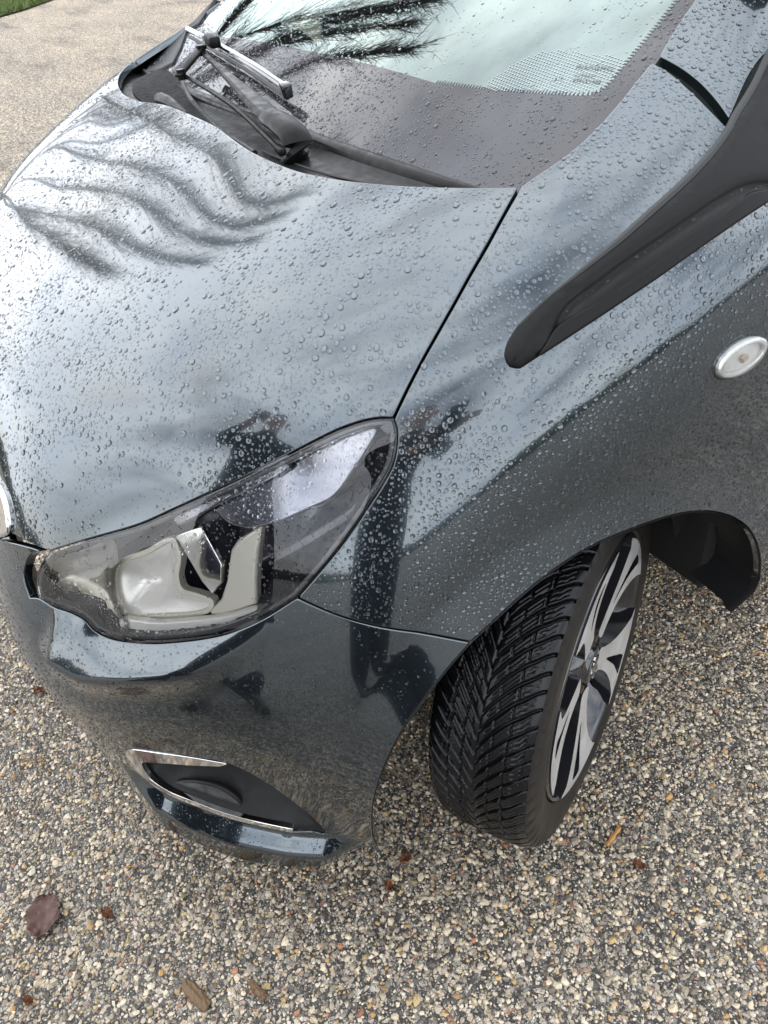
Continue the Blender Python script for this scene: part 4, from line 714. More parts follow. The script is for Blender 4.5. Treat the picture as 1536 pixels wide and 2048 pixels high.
# --- black trim from the mirror foot down on to the wing
tr = TR['trim']
ext = toab(np.array([[.800, .30, .985], [.78, .42, 1.02], [.72, .38, 1.10]]))
trim_poly = ring([tr[:12], tr[11:16], tr[15:], np.r_[tr[-1:], ext, tr[:1]]])
def trim_shape(U):
    top = np.r_[TR['groove'], TR['groove'][-1:] + [.2, .1]]; d = pl_dist(U, crom(TR['groove'], .02)) * mscale(U)
    return .004 * sst(pl_dist(U, trim_poly, True) * mscale(U) / .010) - .0065 * np.exp(-(d / .0055) ** 2)
for s in (1, -1):
    q = trim_poly if s == 1 else mir(trim_poly)
    m_, _ = patch('wing_trim', trim_poly, off=.0025, gap=.001, grid=.010, edge=.008, roll=.003, bowl=trim_shape, feats=[crom(TR['groove'], .007)])
    if s == -1: m_ = mirror_mesh(m_)
    wt = link('wing_trim', m_, M['trim_plastic'], car)
    st = np.r_[TR['strip'], (tr[-1:] * .96 + TR['strip'][-1:] * .04), tr[-2:-7:-1] * .985 + TR['strip'][[6, 5, 4, 3, 2]] * .015]
    m_, _ = patch('trim_insert', ring([TR['strip'], np.r_[TR['strip'][-1:], st[len(TR['strip']):][:1]], st[len(TR['strip']):], np.r_[st[-1:], TR['strip'][:1]]]), off=.0070, gap=.001, grid=.01, edge=.008, roll=.003)
    if s == -1: m_ = mirror_mesh(m_)
    link('trim_insert', m_, M['trim_plastic'], wt)
    seal = crom(np.r_[tr[0:12]], .02); X = surf(seal, .002); X[:, 0] *= s
    mb = MB(); mb.tube(X, list(np.clip(np.linspace(.012, .0, len(X)), .0008, .0042)), 6); mb.build('rubber_seal', M['rubber'], wt, True)
# --- side indicator
def side_lamp(s):
    c = TR['ind']; e = TR['ind_end']; ua = (e[0] - e[1]) / 2; ub = (e[3] - e[2]) / 2
    th = np.linspace(0, 2 * math.pi, 41)[:-1]; el = lambda k: c + np.cos(th)[:, None] * ua * k + np.sin(th)[:, None] * ub * k
    dome = lambda p, h: (lambda U: h * (1 - np.clip(pl_dist(U, c[None].repeat(2, 0) + np.array([[-1e-4, 0], [1e-4, 0]])) / np.linalg.norm(ub) / 2.0, 0, 1) ** 2))
    obs = []
    for nm, k, off, mat, h, par in (('side_indicator', 1.0, .006, 'lens', .006, None), ('lamp_back', .93, .0015, 'facet', .0, 0), ('lamp_gasket', 1.07, .001, 'rubber', 0, 0), ('lamp_lip', 1.0, .0066, 'facet', 0, 0)):
        m_, _ = patch(nm, el(k), off=off, grid=.008, edge=.006, roll=.003, bowl=dome(None, h) if h else None, holes=[el(.94)] if nm == 'lamp_lip' else ())
        if s == -1: m_ = mirror_mesh(m_)
        obs.append(link(nm, m_, M[mat], car if par is None else obs[0]))
    p = surf(c[None], .005)[0]; n = snorm(c[None])[0]; p[0] *= s; n[0] *= s
    mb = MB(); d = surf((c + ua)[None])[0] - surf((c - ua)[None])[0]; d[0] *= s; d /= np.linalg.norm(d); mb.tube([p - d * .004, p + d * .004], .0035, 8); mb.build('bulb', M['amber'], obs[0], True)
side_lamp(1); side_lamp(-1)
# --- unseen dark shell added so the panel gaps read black, arch liners, underbody
shell_half = [np.r_[rear_half[:1] , rear_half[1:]][::-1], np.r_[rear_half[:1], TR['pilw'][2:3], TR['pilg'][-1:], rearg[-3:-2], rearg[1:2], sill[:1], TR['archf'][:1]], TR['archf'], TR['archb'], bot]
sh_me, _ = patch('gap_blackout_shell', ring([*shell_half, *[mir(p) for p in shell_half[::-1]]], .02), off=-.145, grid=.04, edge=0)
link('gap_blackout_shell', sh_me, M['dark'], car)
arch3 = surf(np.r_[crom(TR['archf'], .02), crom(TR['archb'], .02)[1:]], 0)
arch3 = np.r_[[arch3[0] + [-.004, .004, -.035], arch3[0] + [-.02, -.02, -.085]][::-1], arch3]
for s in (1, -1):
    V = []; F = []
    cols = [(.000, -.001), (.012, .000), (.03, .012), (.10, .020), (.17, .020), (.22, .010), (.30, -.02)]
    for i, p in enumerate(arch3):
        cc = np.array([p[0], -.03, .29]); rd = p - cc; rd[0] = 0; rd /= np.linalg.norm(rd)
        for dx, dr in cols:
            q = p + rd * dr; q[0] -= dx; q[0] *= s; V.append(q)
    n = len(cols)
    for i in range(len(arch3) - 1):
        lim = n - 1
        for k in range(lim):
            if arch3[i][2] < .36 and arch3[i][1] > 0 and k >= 3: continue
            f = (i * n + k, i * n + k + 1, (i + 1) * n + k + 1, (i + 1) * n + k); F.append(f)
    link('arch_liner', mesh('arch_liner', V, F), M['liner'], car)
mb = MB(); mb.box((0, -.10, .46), .80, .60, .34, bev=.04); mb.box((0, 1.17, .36), 1.40, 1.68, .32, bev=.012); mb.build('underbody', M['dark'], car)

# --- windscreen, black band, cowl, dashboard
GK, GT, GZ = .22, .44, 1.014
def gz(x, y, off=0.0): return GZ + GT * (y - GK * x * x) + off
def gpt(x, y, off=0.0): return np.array([x, y, gz(x, y, off)])
def gn(x): n = np.array([2 * GT * GK * x, -GT, 1.0]); return n / np.linalg.norm(n)
def ybase(x): return -.058 + .11 * x * x
edge_xy = TR['w_edge'][:, :2]; xe = lambda y: np.interp(y, [-.05, .004, .056, .132, .187, .271, .40, .75], [.590, .606, .618, .613, .603, .580, .550, .49])
def gpatch(name, poly_xy, off, mat, parent, grid=.03):
    lo, hi = poly_xy.min(0), poly_xy.max(0); gx, gy = np.meshgrid(np.arange(lo[0], hi[0], grid), np.arange(lo[1], hi[1], grid)); G = np.stack([gx.ravel(), gy.ravel()], -1)
    G = G[inside(G, poly_xy)]; G = G[pl_dist(G, poly_xy, True) > grid * .4]; A = np.r_[poly_xy, G]; n = len(poly_xy)
    vs, es, fs, *_ = delaunay_2d_cdt([Vector(p) for p in A], [(i, (i + 1) % n) for i in range(n)], [], 0, 1e-7)
    U = np.array([tuple(v) for v in vs]); F = np.array([tuple(f) for f in fs if len(f) == 3]); F = F[inside(U[F].mean(1), poly_xy)]
    a = np.cross(U[F[:, 1]] - U[F[:, 0]], U[F[:, 2]] - U[F[:, 0]]); F[a < 0] = F[a < 0][:, ::-1]
    V = np.array([gpt(x, y, off) for x, y in U]); return link(name, mesh(name, V, F, True, normals=[gn(x) for x, y in U]), mat, parent)
xs = np.linspace(-.60, .60, 41); ys = np.linspace(.0, .75, 26)
bottom = np.array([(x, ybase(x)) for x in xs]); right = np.array([(xe(y), y) for y in ys]); left = np.array([(-xe(y), y) for y in ys[::-1]])
topx = np.linspace(.49, -.49, 15); topl = np.array([(x, .75 + .02 - .08 * x * x) for x in topx])
outer = np.r_[bottom, right, topl, left]
fi = TR['w_frit_in'][:, :2]; r_in = crom(fi[6:], .02)                              # clear area: traced on the near half, mirrored
half_in = r_in[r_in[:, 0] > .02]
inner_ = np.r_[half_in, [[.40, .71], [0, .74], [-.40, .71]], (half_in * [-1, 1])[::-1]]
lowmid = np.array([(x, np.interp(abs(x), [0, half_in[0, 0]], [half_in[0, 1] - .006, half_in[0, 1]])) for x in np.linspace(-half_in[0, 0], half_in[0, 0], 13)[1:-1]])
inner_ = np.r_[inner_, lowmid]
glass = gpatch('windscreen', clean(outer, .006), 0.0, M['frit'], car)
# cut the clear pane out of the band: rebuild as ring + pane
bpy.data.objects.remove(glass)
def ring_patch(name, outp, inn, off, mat, parent):
    A = np.r_[outp, inn]; n, k = len(outp), len(inn); E = [(i, (i + 1) % n) for i in range(n)] + [(n + i, n + (i + 1) % k) for i in range(k)]
    vs, es, fs, *_ = delaunay_2d_cdt([Vector(p) for p in A], E, [], 0, 1e-7)
    U = np.array([tuple(v) for v in vs]); F = np.array([tuple(f) for f in fs if len(f) == 3]); c = U[F].mean(1); F = F[inside(c, outp) & ~inside(c, inn)]
    a = np.cross(U[F[:, 1]] - U[F[:, 0]], U[F[:, 2]] - U[F[:, 0]]); F[a < 0] = F[a < 0][:, ::-1]
    return link(name, mesh(name, np.array([gpt(x, y, off) for x, y in U]), F, True, normals=[gn(x) for x, y in U]), mat, parent)
outer = clean(outer, .008); inner_ = clean(inner_, .008)
pane = gpatch('windscreen', inner_, 0.0, M['glass'], car)
ring_patch('ceramic_band', outer, inner_, 0.0, M['frit'], pane)
# tooth row and dot field printed on the glass
def dot_field(poly, sp, r, off, name, fade=False):
    lo, hi = poly.min(0), poly.max(0); V = []; F = []
    for j, y in enumerate(np.arange(lo[1], hi[1], sp * .85)):
        for x in np.arange(lo[0] + (j % 2) * sp * .5, hi[0], sp):
            if inside(np.array([[x, y]]), poly)[0]:
                b = len(V); V += [gpt(x + r * math.cos(a), y + r * math.sin(a), off) for a in (0, 1.047, 2.094, 3.1416, 4.189, 5.236)]; F.append(tuple(range(b, b + 6)))
    return link(name, mesh(name, V, F, False), M['dot'], pane)
df = dot_field(crom(TR['w_dots'][:, :2], .01, True), .0046, .0010, .0006, 'dot_print'); tag(df, kind='stuff')
V = []; F = []
for a, b_ in zip(half_in[:-1], half_in[1:]):
    d = b_ - a; l = np.linalg.norm(d); d = d / l; n_ = np.array([-d[1], d[0]]); k = max(1, int(l / .0042))
    for i in range(k):
        p = a + d * l * (i + .5) / k; b0 = len(V); V += [gpt(*(p + d * .0013), .0005), gpt(*(p - d * .0013), .0005), gpt(*(p + n_ * .006), .0005)]; F.append((b0, b0 + 1, b0 + 2))
te = link('edge_teeth', mesh('edge_teeth', V, F, False), M['frit'], pane); tag(te, kind='stuff')
def lettering(txt, x, y, size, ang):
    cu = bpy.data.curves.new('lettering', 'FONT'); cu.body = txt; cu.size = size; cu.align_x = 'LEFT'
    tmp = bpy.data.objects.new('tmp', cu); col.objects.link(tmp); dg = bpy.context.evaluated_depsgraph_get(); me = bpy.data.meshes.new_from_object(tmp.evaluated_get(dg)); bpy.data.objects.remove(tmp)
    c, s = math.cos(ang), math.sin(ang)
    for v in me.vertices:
        X = x + v.co.x * c - v.co.y * s; Y = y + v.co.x * s + v.co.y * c; v.co = gpt(X, Y, .0012)
    me.materials.clear(); return link('lettering', me, M['print'], pane)
tx = TR['w_txt'][:, :2]; ang = math.atan2(*(tx[1] - tx[0])[::-1])
lettering('PILKINGTON', tx[0][0], tx[0][1], .0082, ang); lettering('LAMINATED', tx[0][0] + .008, tx[0][1] - .009, .0048, ang)
lettering('OPTIWHITE', tx[0][0] + .010, tx[0][1] - .0135, .0036, ang) if False else None
lettering('43R-001583', tx[2][0] + .002, tx[2][1] - .004, .0075, ang); lettering('E1', tx[3][0] - .006, tx[3][1] - .004, .0055, ang)
# dashboard under the glass
V = []; F = []
for i, x in enumerate(np.linspace(-.62, .62, 21)):
    for j, (dy, dz) in enumerate(((-.02, -.07), (.10, -.075), (.30, -.11), (.46, -.17), (.52, -.30))): V.append(gpt(x, ybase(x) + dy) * [1, 1, 0] + [0, 0, gz(x, ybase(x)) + dz])
for i in range(20):
    for j in range(4): F.append((i * 5 + j, (i + 1) * 5 + j, (i + 1) * 5 + j + 1, i * 5 + j + 1))
link('dashboard', mesh('dashboard', V, F), M['dash'], car)
mb = MB(); mb.box((0, 1.45, .80), 1.36, 1.9, .10); mb.build('cabin_floor', M['dark'], car)
# roof edge over the windscreen so that the cabin is closed from above
V = []; F = []
for i, x in enumerate(np.linspace(-.56, .56, 15)):
    for j, (y, z) in enumerate(((.74, 1.335), (.82, 1.385), (1.0, 1.425), (1.6, 1.435), (2.4, 1.38))): V.append((x, y + .03 - .09 * x * x, z - .055 * (x / .56) ** 4 - (.012 if j == 0 else 0)))
for i in range(14):
    for j in range(4): F.append((i * 5 + j, (i + 1) * 5 + j, (i + 1) * 5 + j + 1, i * 5 + j + 1))
link('roof', mesh('roof', V, F), M['paint'], car)
# cowl: tray, raised strip along the glass, ribbed intake, washer jet
rr = surf(crom(rear_half, .03)); rr = np.r_[rr, (rr * [-1, 1, 1])[::-1]]; rr = rr[np.argsort(rr[:, 0])]
yh = lambda x: np.interp(x, rr[:, 0], rr[:, 1]); zh = lambda x: np.interp(x, rr[:, 0], rr[:, 2])
def cowl_strip(name, x0, x1, prof, mat, nx=50):
    V = []; F = []; m = len(prof)
    for i, x in enumerate(np.linspace(x0, x1, nx)):
        yf, yb_ = yh(x) - .03, ybase(x) + .004; zb = gz(x, ybase(x)); zf = zh(x) - .009
        for t, dz in prof: V.append((x, yf + (yb_ - yf) * t, zf + (zb - zf) * t + dz))
    for i in range(nx - 1):
        for j in range(m - 1): F.append((i * m + j, (i + 1) * m + j, (i + 1) * m + j + 1, i * m + j + 1))
    return link(name, mesh(name, V, F), mat, car)
cowl = cowl_strip('cowl_panel', -.625, .60, ((0, -.012), (.20, -.009), (.45, -.011), (.70, -.012), (.82, -.010), (.86, -.003)), M['black_plastic'])
st = cowl_strip('glass_edge_strip', -.61, .57, ((.84, -.010), (.85, -.001), (.88, .0025), (.94, .0035), (.99, .002), (1.0, -.003)), M['trim_plastic']); st.parent = cowl
ih, ir = crom(TR['in_h'], .004), crom(TR['in_r'], .004); us = np.linspace(0, 1, 110)
lerp3 = lambda C_, u: np.stack([np.interp(u, np.linspace(0, 1, len(C_)), C_[:, k]) for k in range(3)], -1)
H_, R_ = lerp3(ih, us), lerp3(ir, us); V = []; F = []
for p, q in zip(H_, R_):
    p = p + (p - q) * .6; d = (q - p) / (np.linalg.norm(q - p) + 1e-9); sd_ = np.cross(d, (0, 0, 1.)); b = len(V)
    for e in (p, q):
        for dx, dh in ((-.0014, -.001), (-.0007, .0022), (.0007, .0022), (.0014, -.001)): V.append(e + sd_ * dx + [0, 0, dh])
    for k in range(3): F.append((b + k, b + k + 1, b + 5 + k, b + 4 + k))
    F.append((b + 4, b + 5, b + 6, b + 7))
ig = link('intake_slats', mesh('intake_slats', V, F, False), M['black_plastic'], cowl); tag(ig, kind='stuff')
mb = MB(); mb.tube(ir + [0, 0, .001], .0042, 7); mb.build('intake_rim', M['trim_plastic'], cowl, True)
nz = TR['nozzle']; mb = MB(); mb.tube([nz[0] + [0, 0, .004], nz[0] + [.004, 0, .007], nz[1] + [0, 0, .007], nz[2] + [0, 0, .0]], [.010, .012, .010, .003], 9, flat=.75); mb.build('washer_jet', M['black_plastic'], cowl, True)
xs_ = np.linspace(.20, .545, 22); mb = MB(); mb.tube([(x, yh(x) + .030 + .012 * math.sin((x - .2) / .345 * math.pi), zh(x) - .017) for x in xs_], .0016, 5); mb.build('access_cover_seam', M['rubber'], cowl, True)
# far pillar foot cover, black
mb = MB(); mb.prism([np.array([max(p[0], -.650), p[1], p[2] - .03]) for p in TR['foot']][::-1], (0, 0, 1.), .032); mb.build('pillar_foot_cover', M['foot_black'], cowl, bevel=.004)
# --- wiper
wiper_arm = TR['wp_arm']; bl = crom(TR['wp_blade'], .04)
mb = MB()
def arm_ax(d):
    d = d / np.linalg.norm(d); b = np.cross(d, (0, 0, 1.)); b /= np.linalg.norm(b); return [d, b, np.cross(b, d)]
A = crom(TR['wp_arm'], .03); wd = np.interp(np.linspace(0, 1, len(A)), [0, .35, .62, .75, 1], [.036, .027, .016, .010, .008])
V = []; F = []
for i in range(len(A)):
    d = A[min(i + 1, len(A) - 1)] - A[max(i - 1, 0)]; ax_ = arm_ax(d); w = wd[i] / 2
    for k, (l, h_) in enumerate(((-1, -.002), (-.9, .0015), (-.55, .0035), (.55, .0035), (.9, .0015), (1, -.002))): V.append(A[i] + ax_[1] * l * w + ax_[2] * h_)
for i in range(len(A) - 1):
    for k in range(6): F.append((i * 6 + k, i * 6 + (k + 1) % 6, (i + 1) * 6 + (k + 1) % 6, (i + 1) * 6 + k))
F += [tuple(range(5, -1, -1)), tuple((len(A) - 1) * 6 + k for k in range(6))]
wiper = link('wiper', mesh('wiper', V, F, False), M['trim_plastic'], car)
cp = crom(TR['wp_cap'], .012); mb = MB(); mb.tube(cp, list(np.interp(np.linspace(0, 1, len(cp)), [0, .1, .5, .85, 1], [.017, .0195, .0205, .020, .014])), 12, flat=.55); mb.build('pivot_cap', M['trim_plastic'], wiper, True)
B2 = crom(TR['wp_arm2'], .05); mb = MB(); mb.tube(B2, .0038, 7); mb.box(B2[0], .024, .011, .010, arm_ax(B2[1] - B2[0]), bev=.003); mb.build('guide_rod', M['trim_plastic'], wiper, True)
lk3 = TR['wp_link']; mb = MB(); d = lk3[1] - lk3[0]; mb.box(lk3.mean(0), np.linalg.norm(d) * 1.3, .016, .007, arm_ax(d), bev=.003); mb.tube([lk3[0] + [0, 0, .006], lk3[0] - [0, 0, .01]], .008, 10); mb.tube([lk3[1] + [0, 0, .006], lk3[1] - [0, 0, .01]], .007, 10); mb.build('swivel_link', M['trim_plastic'], wiper, True)
mb = MB(); mb.tube(bl + [0, 0, .004], .0060, 8, flat=.8); mb.build('blade', M['gloss_black'], wiper, True)
mb = MB(); mb.tube(bl - [0, 0, .010], .0035, 5); mb.build('wiper_rubber', M['rubber'], wiper, True)
bx_ = TR['wp_box'][0]; mb = MB(); mb.box(bx_ + [0, 0, .002], .045, .020, .018, arm_ax(bl[-1] - bl[0]), bev=.004); mb.build('blade_connector', M['trim_plastic'], wiper, True)
mb = MB(); e = bl[-1]; mb.box(e + [0, 0, .0], .020, .015, .020, arm_ax(bl[-1] - bl[-2]), bev=.003); mb.build('blade_end_cap', M['gloss_black'], wiper, True)
# --- doors, side windows, pillars and roof behind the wing
zc = np.array([.225, .33, .45, .58, .70, .80, .90, .97]); fe = surf(crom(rearg[:4], .05)); fe = fe[np.argsort(fe[:, 2])]
x0_ = np.interp(zc, fe[:, 2], fe[:, 0]); y0_ = np.interp(zc, fe[:, 2], fe[:, 1]) + .006
x0_[-1] = min(x0_[-1], .775); xt_ = np.array([.770, .795, .808, .812, .808, .800, .785, .762])
def side_panel(name, ya, yb, s, first):
    V = []; F = []; n = 14; m = len(zc)
    for i in range(n):
        t = i / (n - 1)
        for k in range(m):
            yy = (y0_[k] if first else ya) * (1 - t) + yb * t; w = sst(np.array(t * 2.2)) if first else 1.0
            V.append((s * ((x0_[k] * (1 - w) + xt_[k] * w) - .03 * max(0, yy - 1.3) ** 2), yy, zc[k]))
    for i in range(n - 1):
        for k in range(m - 1):
            f = (i * m + k, (i + 1) * m + k, (i + 1) * m + k + 1, i * m + k + 1); F.append(f if s > 0 else f[::-1])
    o = link(name, mesh(name, V, F), M['paint'], car); sd = o.modifiers.new('thick', 'SOLIDIFY'); sd.thickness = .012; sd.offset = -1; return o
for s in (1, -1):
    side_panel('door', .54, 1.50, s, True); side_panel('rear_panel', 1.507, 2.55, s, False)
    mb = MB(); mb.tube([(s * .748, .42, .985), (s * .752, .9, .985), (s * .750, 1.5, .985), (s * .72, 2.4, .985)], .009, 6); mb.build('belt_seal', M['rubber'], car, True)
    rail = crom(np.array([(.602, .345, 1.150), (.590, .46, 1.205), (.565, .62, 1.285), (.550, .80, 1.345), (.548, 1.1, 1.385), (.545, 1.6, 1.390), (.53, 2.4, 1.34)]) * [s, 1, 1], .05)
    mb = MB(); mb.tube(rail, .034, 10, flat=.7); mb.build('roof_rail', M['paint'], car, True)
    n = len(rail); V = [tuple(p) for p in rail] + [(s * .752, p[1], .985) for p in rail]; F = [(i, i + 1, n + i + 1, n + i) for i in range(n - 1)]
    link('side_window', mesh('side_window', V, [f if s > 0 else f[::-1] for f in F]), M['glass'], car)
# --- chrome bar across the nose, ending beside the bonnet edge
nb = TR['nose']; top_ = np.r_[[[0, nb[0, 1] - .012]], [nb[0] * [.5, 1] + [0, -.006]], nb]; bot_ = np.r_[nb[-1:], [nb[-1] * [.5, 1] + [0, -.006]], [[0, nb[-1, 1] - .012]]]
hp = [top_, bot_]; m_, _ = patch('grille_bar', ring([*hp, *[mir(q_) for q_ in hp[::-1]]], .012), off=.007, grid=.02, edge=.012, roll=.005); link('grille_bar', m_, M['chrome'], car)
# --- front wheel, steered
WC = np.array([0.7618,0.025,0.2882]); STEER = 0.47070; CAMB = -0.01857
AX = np.array([math.cos(STEER), math.sin(STEER), 0]); UP = np.array([0, 0, 1.]); FW = np.array([math.sin(STEER), -math.cos(STEER), 0])
UPc = UP * math.cos(CAMB) + AX * math.sin(CAMB); AXc = AX * math.cos(CAMB) - UP * math.sin(CAMB)
def wheel(center, AXc, UPc, FW):
    Rm = np.stack([AXc, FW, UPc], 0)                          # local x = outward axle, y = forward, z = up
    def place(V): return center + np.asarray(V) @ Rm
    T0 = -.0835; R0 = .2895; HWT = .0710
    # tread with grooves
    nu, nv = 1488, 118; ph = np.arange(nu) / nu * 2 * math.pi; vv = np.linspace(-1, 1, nv)
    PH, VV = np.meshgrid(ph, vv, indexing='ij'); a = np.abs(VV); sgn = np.sign(VV + 1e-9); s_ = PH * R0; pitch = 2 * math.pi * R0 / 74
    offf = .072 * (1 - a) ** 1.7 - .007 * sst((a - .66) / .34); slope = (.072 * 1.7 * (1 - a) ** .7) / HWT
    def groove(f, per, width, sl):
        d = np.abs((f / per + .5) % 1 - .5) * per / np.sqrt(1 + sl ** 2); return 1 - sst((d - width * .5) / .0009)
    fmain = s_ - offf + np.where(sgn > 0, 0, pitch * .5)
    dep = .0068 * groove(fmain, pitch, np.interp(a, [0, .15, .5, 1], [.0014, .0022, .0030, .0035]), slope) * (a > .025)
    fsec = fmain + pitch * .5; on = (a > .06) & (a < .46)
    zig = .018 * ((np.floor(fmain / pitch) % 2) - .5)
    for a0, wd in ((.56, .0016), (.27, .0013)):
        dd = np.abs(a - (a0 + zig + .05 * ((fmain / pitch) % 1 - .5))) * HWT; dep = np.maximum(dep, .0040 * (1 - sst((dd - wd * .5) / .0008)))
    sip = groove(s_ * .62 + a * HWT * .85, .0046, .0007, 0 * a) * ((a > .12) & (a < .52)); dep = np.maximum(dep, .0016 * sip)
    sip2 = groove(fmain + .0012 * np.sin(a * 40), pitch / 3, .0007, 0 * a) * ((a > .62) & (a < .86)); dep = np.maximum(dep, .0014 * sip2)
    dep = np.maximum(dep, .0018 * (np.abs(a) < .012))
    X = T0 + VV * HWT; RR = R0 - .0035 * a ** 2 - .0075 * a ** 6 - dep
    V = np.stack([X, RR * np.sin(PH), RR * np.cos(PH)], -1); V = place(V.reshape(-1, 3))
    idx = np.arange(nu * nv).reshape(nu, nv); i2 = np.roll(idx, -1, 0)
    F = np.stack([idx[:, :-1], i2[:, :-1], i2[:, 1:], idx[:, 1:]], -1).reshape(-1, 4)
    w = empty('wheel', (0, 0, 0)); w.parent = car
    low = V[:, 2] < .0015; V[low, 2] = .0015
    ty = link('tyre', big_mesh('tyre', V, F[:, ::-1], True), M['tyre'], w)
    # sidewalls with shoulder slots and bead ribs
    prof = [(HWT, R0 - .011), (HWT + .0025, R0 - .015), (HWT + .0045, .267), (HWT + .0055, .2595), (HWT + .0061, .258), (HWT + .0070, .248), (HWT + .0068, .238), (HWT + .0050, .226), (HWT + .0032, .2190), (HWT + .0036, .2175), (HWT + .0012, .2140), (HWT - .003, .2115), (HWT - .012, .2095)]
    ns = 372; V = []; F = []; m = len(prof)
    for sd in (1, -1):
        b0 = len(V)
        for i in range(ns):
            p_ = 2 * math.pi * i / ns; nt = .0028 if (i % 6) < 1 else 0
            for k, (x, r) in enumerate(prof):
                r2 = r - nt * (k in (0, 1)) ; x2 = x - nt * (k in (1, 2)) * .8
                V.append((T0 + sd * x2, r2 * math.sin(p_), r2 * math.cos(p_)))
        for i in range(ns):
            j = (i + 1) % ns
            for k in range(m - 1):
                f = (b0 + i * m + k, b0 + j * m + k, b0 + j * m + k + 1, b0 + i * m + k + 1); F.append(f if sd > 0 else f[::-1])
    V = place(V); V[V[:, 2] < .0015, 2] = .0015
    link('sidewall', mesh('sidewall', V, F), M['sidewall'], ty)
    # rim barrel
    prof = [(-.012, .2110), (-.009, .2100), (-.008, .2065), (-.016, .202), (-.030, .192), (-.075, .176), (-.14, .176), (-.16, .19)]
    ns = 96; V = [(x, r * math.sin(2 * math.pi * i / ns), r * math.cos(2 * math.pi * i / ns)) for i in range(ns) for x, r in prof]; m = len(prof)
    F = [(i * m + k, ((i + 1) % ns) * m + k, ((i + 1) % ns) * m + k + 1, i * m + k + 1) for i in range(ns) for k in range(m - 1)]
    mi = [1 for i in range(ns) for k in range(m - 1)]
    rim = link('rim', mesh('rim', place(V), F, True, matidx=mi), [M['machined'], M['wheel_black']], w)
    # spokes: five broad blades, each split by a long black window
    def polar(r, deg): t = math.radians(deg); r *= 1.035; return (r * math.sin(t), r * math.cos(t))
    outl = [(.050, -20), (.075, -15.5), (.10, -14.5), (.13, -16), (.16, -19.5), (.185, -24.5), (.1985, -29)] + [(.1985, d) for d in (-22, -14, -6, 2, 10, 17, 22)] + [(.185, 19), (.16, 15.5), (.13, 12.5), (.10, 12), (.075, 14), (.050, 19)]
    hole = [(.098, -3.0), (.125, -6.5), (.15, -8.5), (.172, -11.5), (.184, -13), (.184, -3), (.172, -2.0), (.15, -2.0), (.125, -2.2)]
    def face_x(r): return -.006 - .016 * (1 - min(1, (r / .19)) ** 2)
    for k in range(5):
        r0 = 72 * k + 14
        O = crom(np.array([polar(r, d + r0) for r, d in outl]), .006, True); Hh = crom(np.array([polar(r, d + r0) for r, d in hole]), .006, True)
        n, h = len(O), len(Hh); A = np.r_[O, Hh]; E = [(i, (i + 1) % n) for i in range(n)] + [(n + i, n + (i + 1) % h) for i in range(h)]
        vs, es, fs, *_ = delaunay_2d_cdt([Vector(q) for q in A], E, [], 0, 1e-7)
        U = np.array([tuple(q) for q in vs]); Ft = np.array([tuple(f) for f in fs if len(f) == 3]); cc = U[Ft].mean(1); Ft = Ft[inside(cc, O) & ~inside(cc, Hh)]
        ar = np.cross(U[Ft[:, 1]] - U[Ft[:, 0]], U[Ft[:, 2]] - U[Ft[:, 0]]); Ft[ar < 0] = Ft[ar < 0][:, ::-1]
        rr_ = np.linalg.norm(U, axis=1); V = [(face_x(r), *u) for r, u in zip(rr_, U)]; F = [tuple(f) for f in Ft]; mi = [0] * len(F)
        for loop in (O, Hh):
            b = len(V); n_ = len(loop)
            for u in loop: r = np.linalg.norm(u); V.append((face_x(r), *u))
            for u in loop: r = np.linalg.norm(u); V.append((face_x(r) - .034, *(u * (1 if loop is O else .995))))
            for i in range(n_):
                j = (i + 1) % n_; F.append((b + i, b + j, b + n_ + j, b + n_ + i)); mi.append(1)
        link('spoke', mesh('spoke', place(V), F, False, matidx=mi), [M['machined'], M['wheel_black']], w)
    # hub with cap, bolts, emblem
    mb = MB(); mb.V = []; 
    prof = [(-.016, .0), (-.016, .026), (-.018, .029), (-.024, .030), (-.024, .052), (-.060, .056)]; ns = 40
    V = [(x, max(r, 1e-4) * math.sin(2 * math.pi * i / ns), max(r, 1e-4) * math.cos(2 * math.pi * i / ns)) for i in range(ns) for x, r in prof]; m = len(prof)
    F = [(i * m + k, ((i + 1) % ns) * m + k, ((i + 1) % ns) * m + k + 1, i * m + k + 1) for i in range(ns) for k in range(m - 1)]
    link('hub_cap', mesh('hub_cap', place(V), F), M['wheel_black'], w)
    lion = [(-.004, .019), (.001, .022), (.006, .020), (.007, .015), (.013, .016), (.016, .013), (.009, .010), (.008, .006), (.015, .004), (.017, .000), (.009, .001), (.006, -.006), (.012, -.012), (.010, -.019), (.004, -.020), (.006, -.013), (.000, -.008), (-.006, -.012), (-.005, -.020), (-.011, -.019), (-.011, -.010), (-.007, -.002), (-.014, .003), (-.012, .006), (-.005, .004), (-.004, .012), (-.008, .014)]
    mb = MB(); mb.prism([place([(-.0155, y, z)])[0] for y, z in lion], AXc, .0025); mb.build('emblem', M['chrome'], w)
    for k in range(4):
        t = math.radians(45 + 90 * k); c0 = place([(-.022, .041 * math.sin(t), .041 * math.cos(t))])[0]; c1 = place([(-.040, .041 * math.sin(t), .041 * math.cos(t))])[0]
        mb = MB(); mb.tube([c0, c1], .0075, 6); mb.build('wheel_bolt', M['disc'], w)
    ns = 48; V = []; F = []
    for i in range(ns):
        t = 2 * math.pi * i / ns
        for x, r in ((-.075, .05), (-.075, .118), (-.095, .118)): V.append((x, r * math.sin(t), r * math.cos(t)))
    for i in range(ns):
        j = (i + 1) % ns
        for k in range(2): F.append((i * 3 + k, j * 3 + k, j * 3 + k + 1, i * 3 + k + 1))
    link('brake_disc', mesh('brake_disc', place(V), F, False), M['disc'], w)
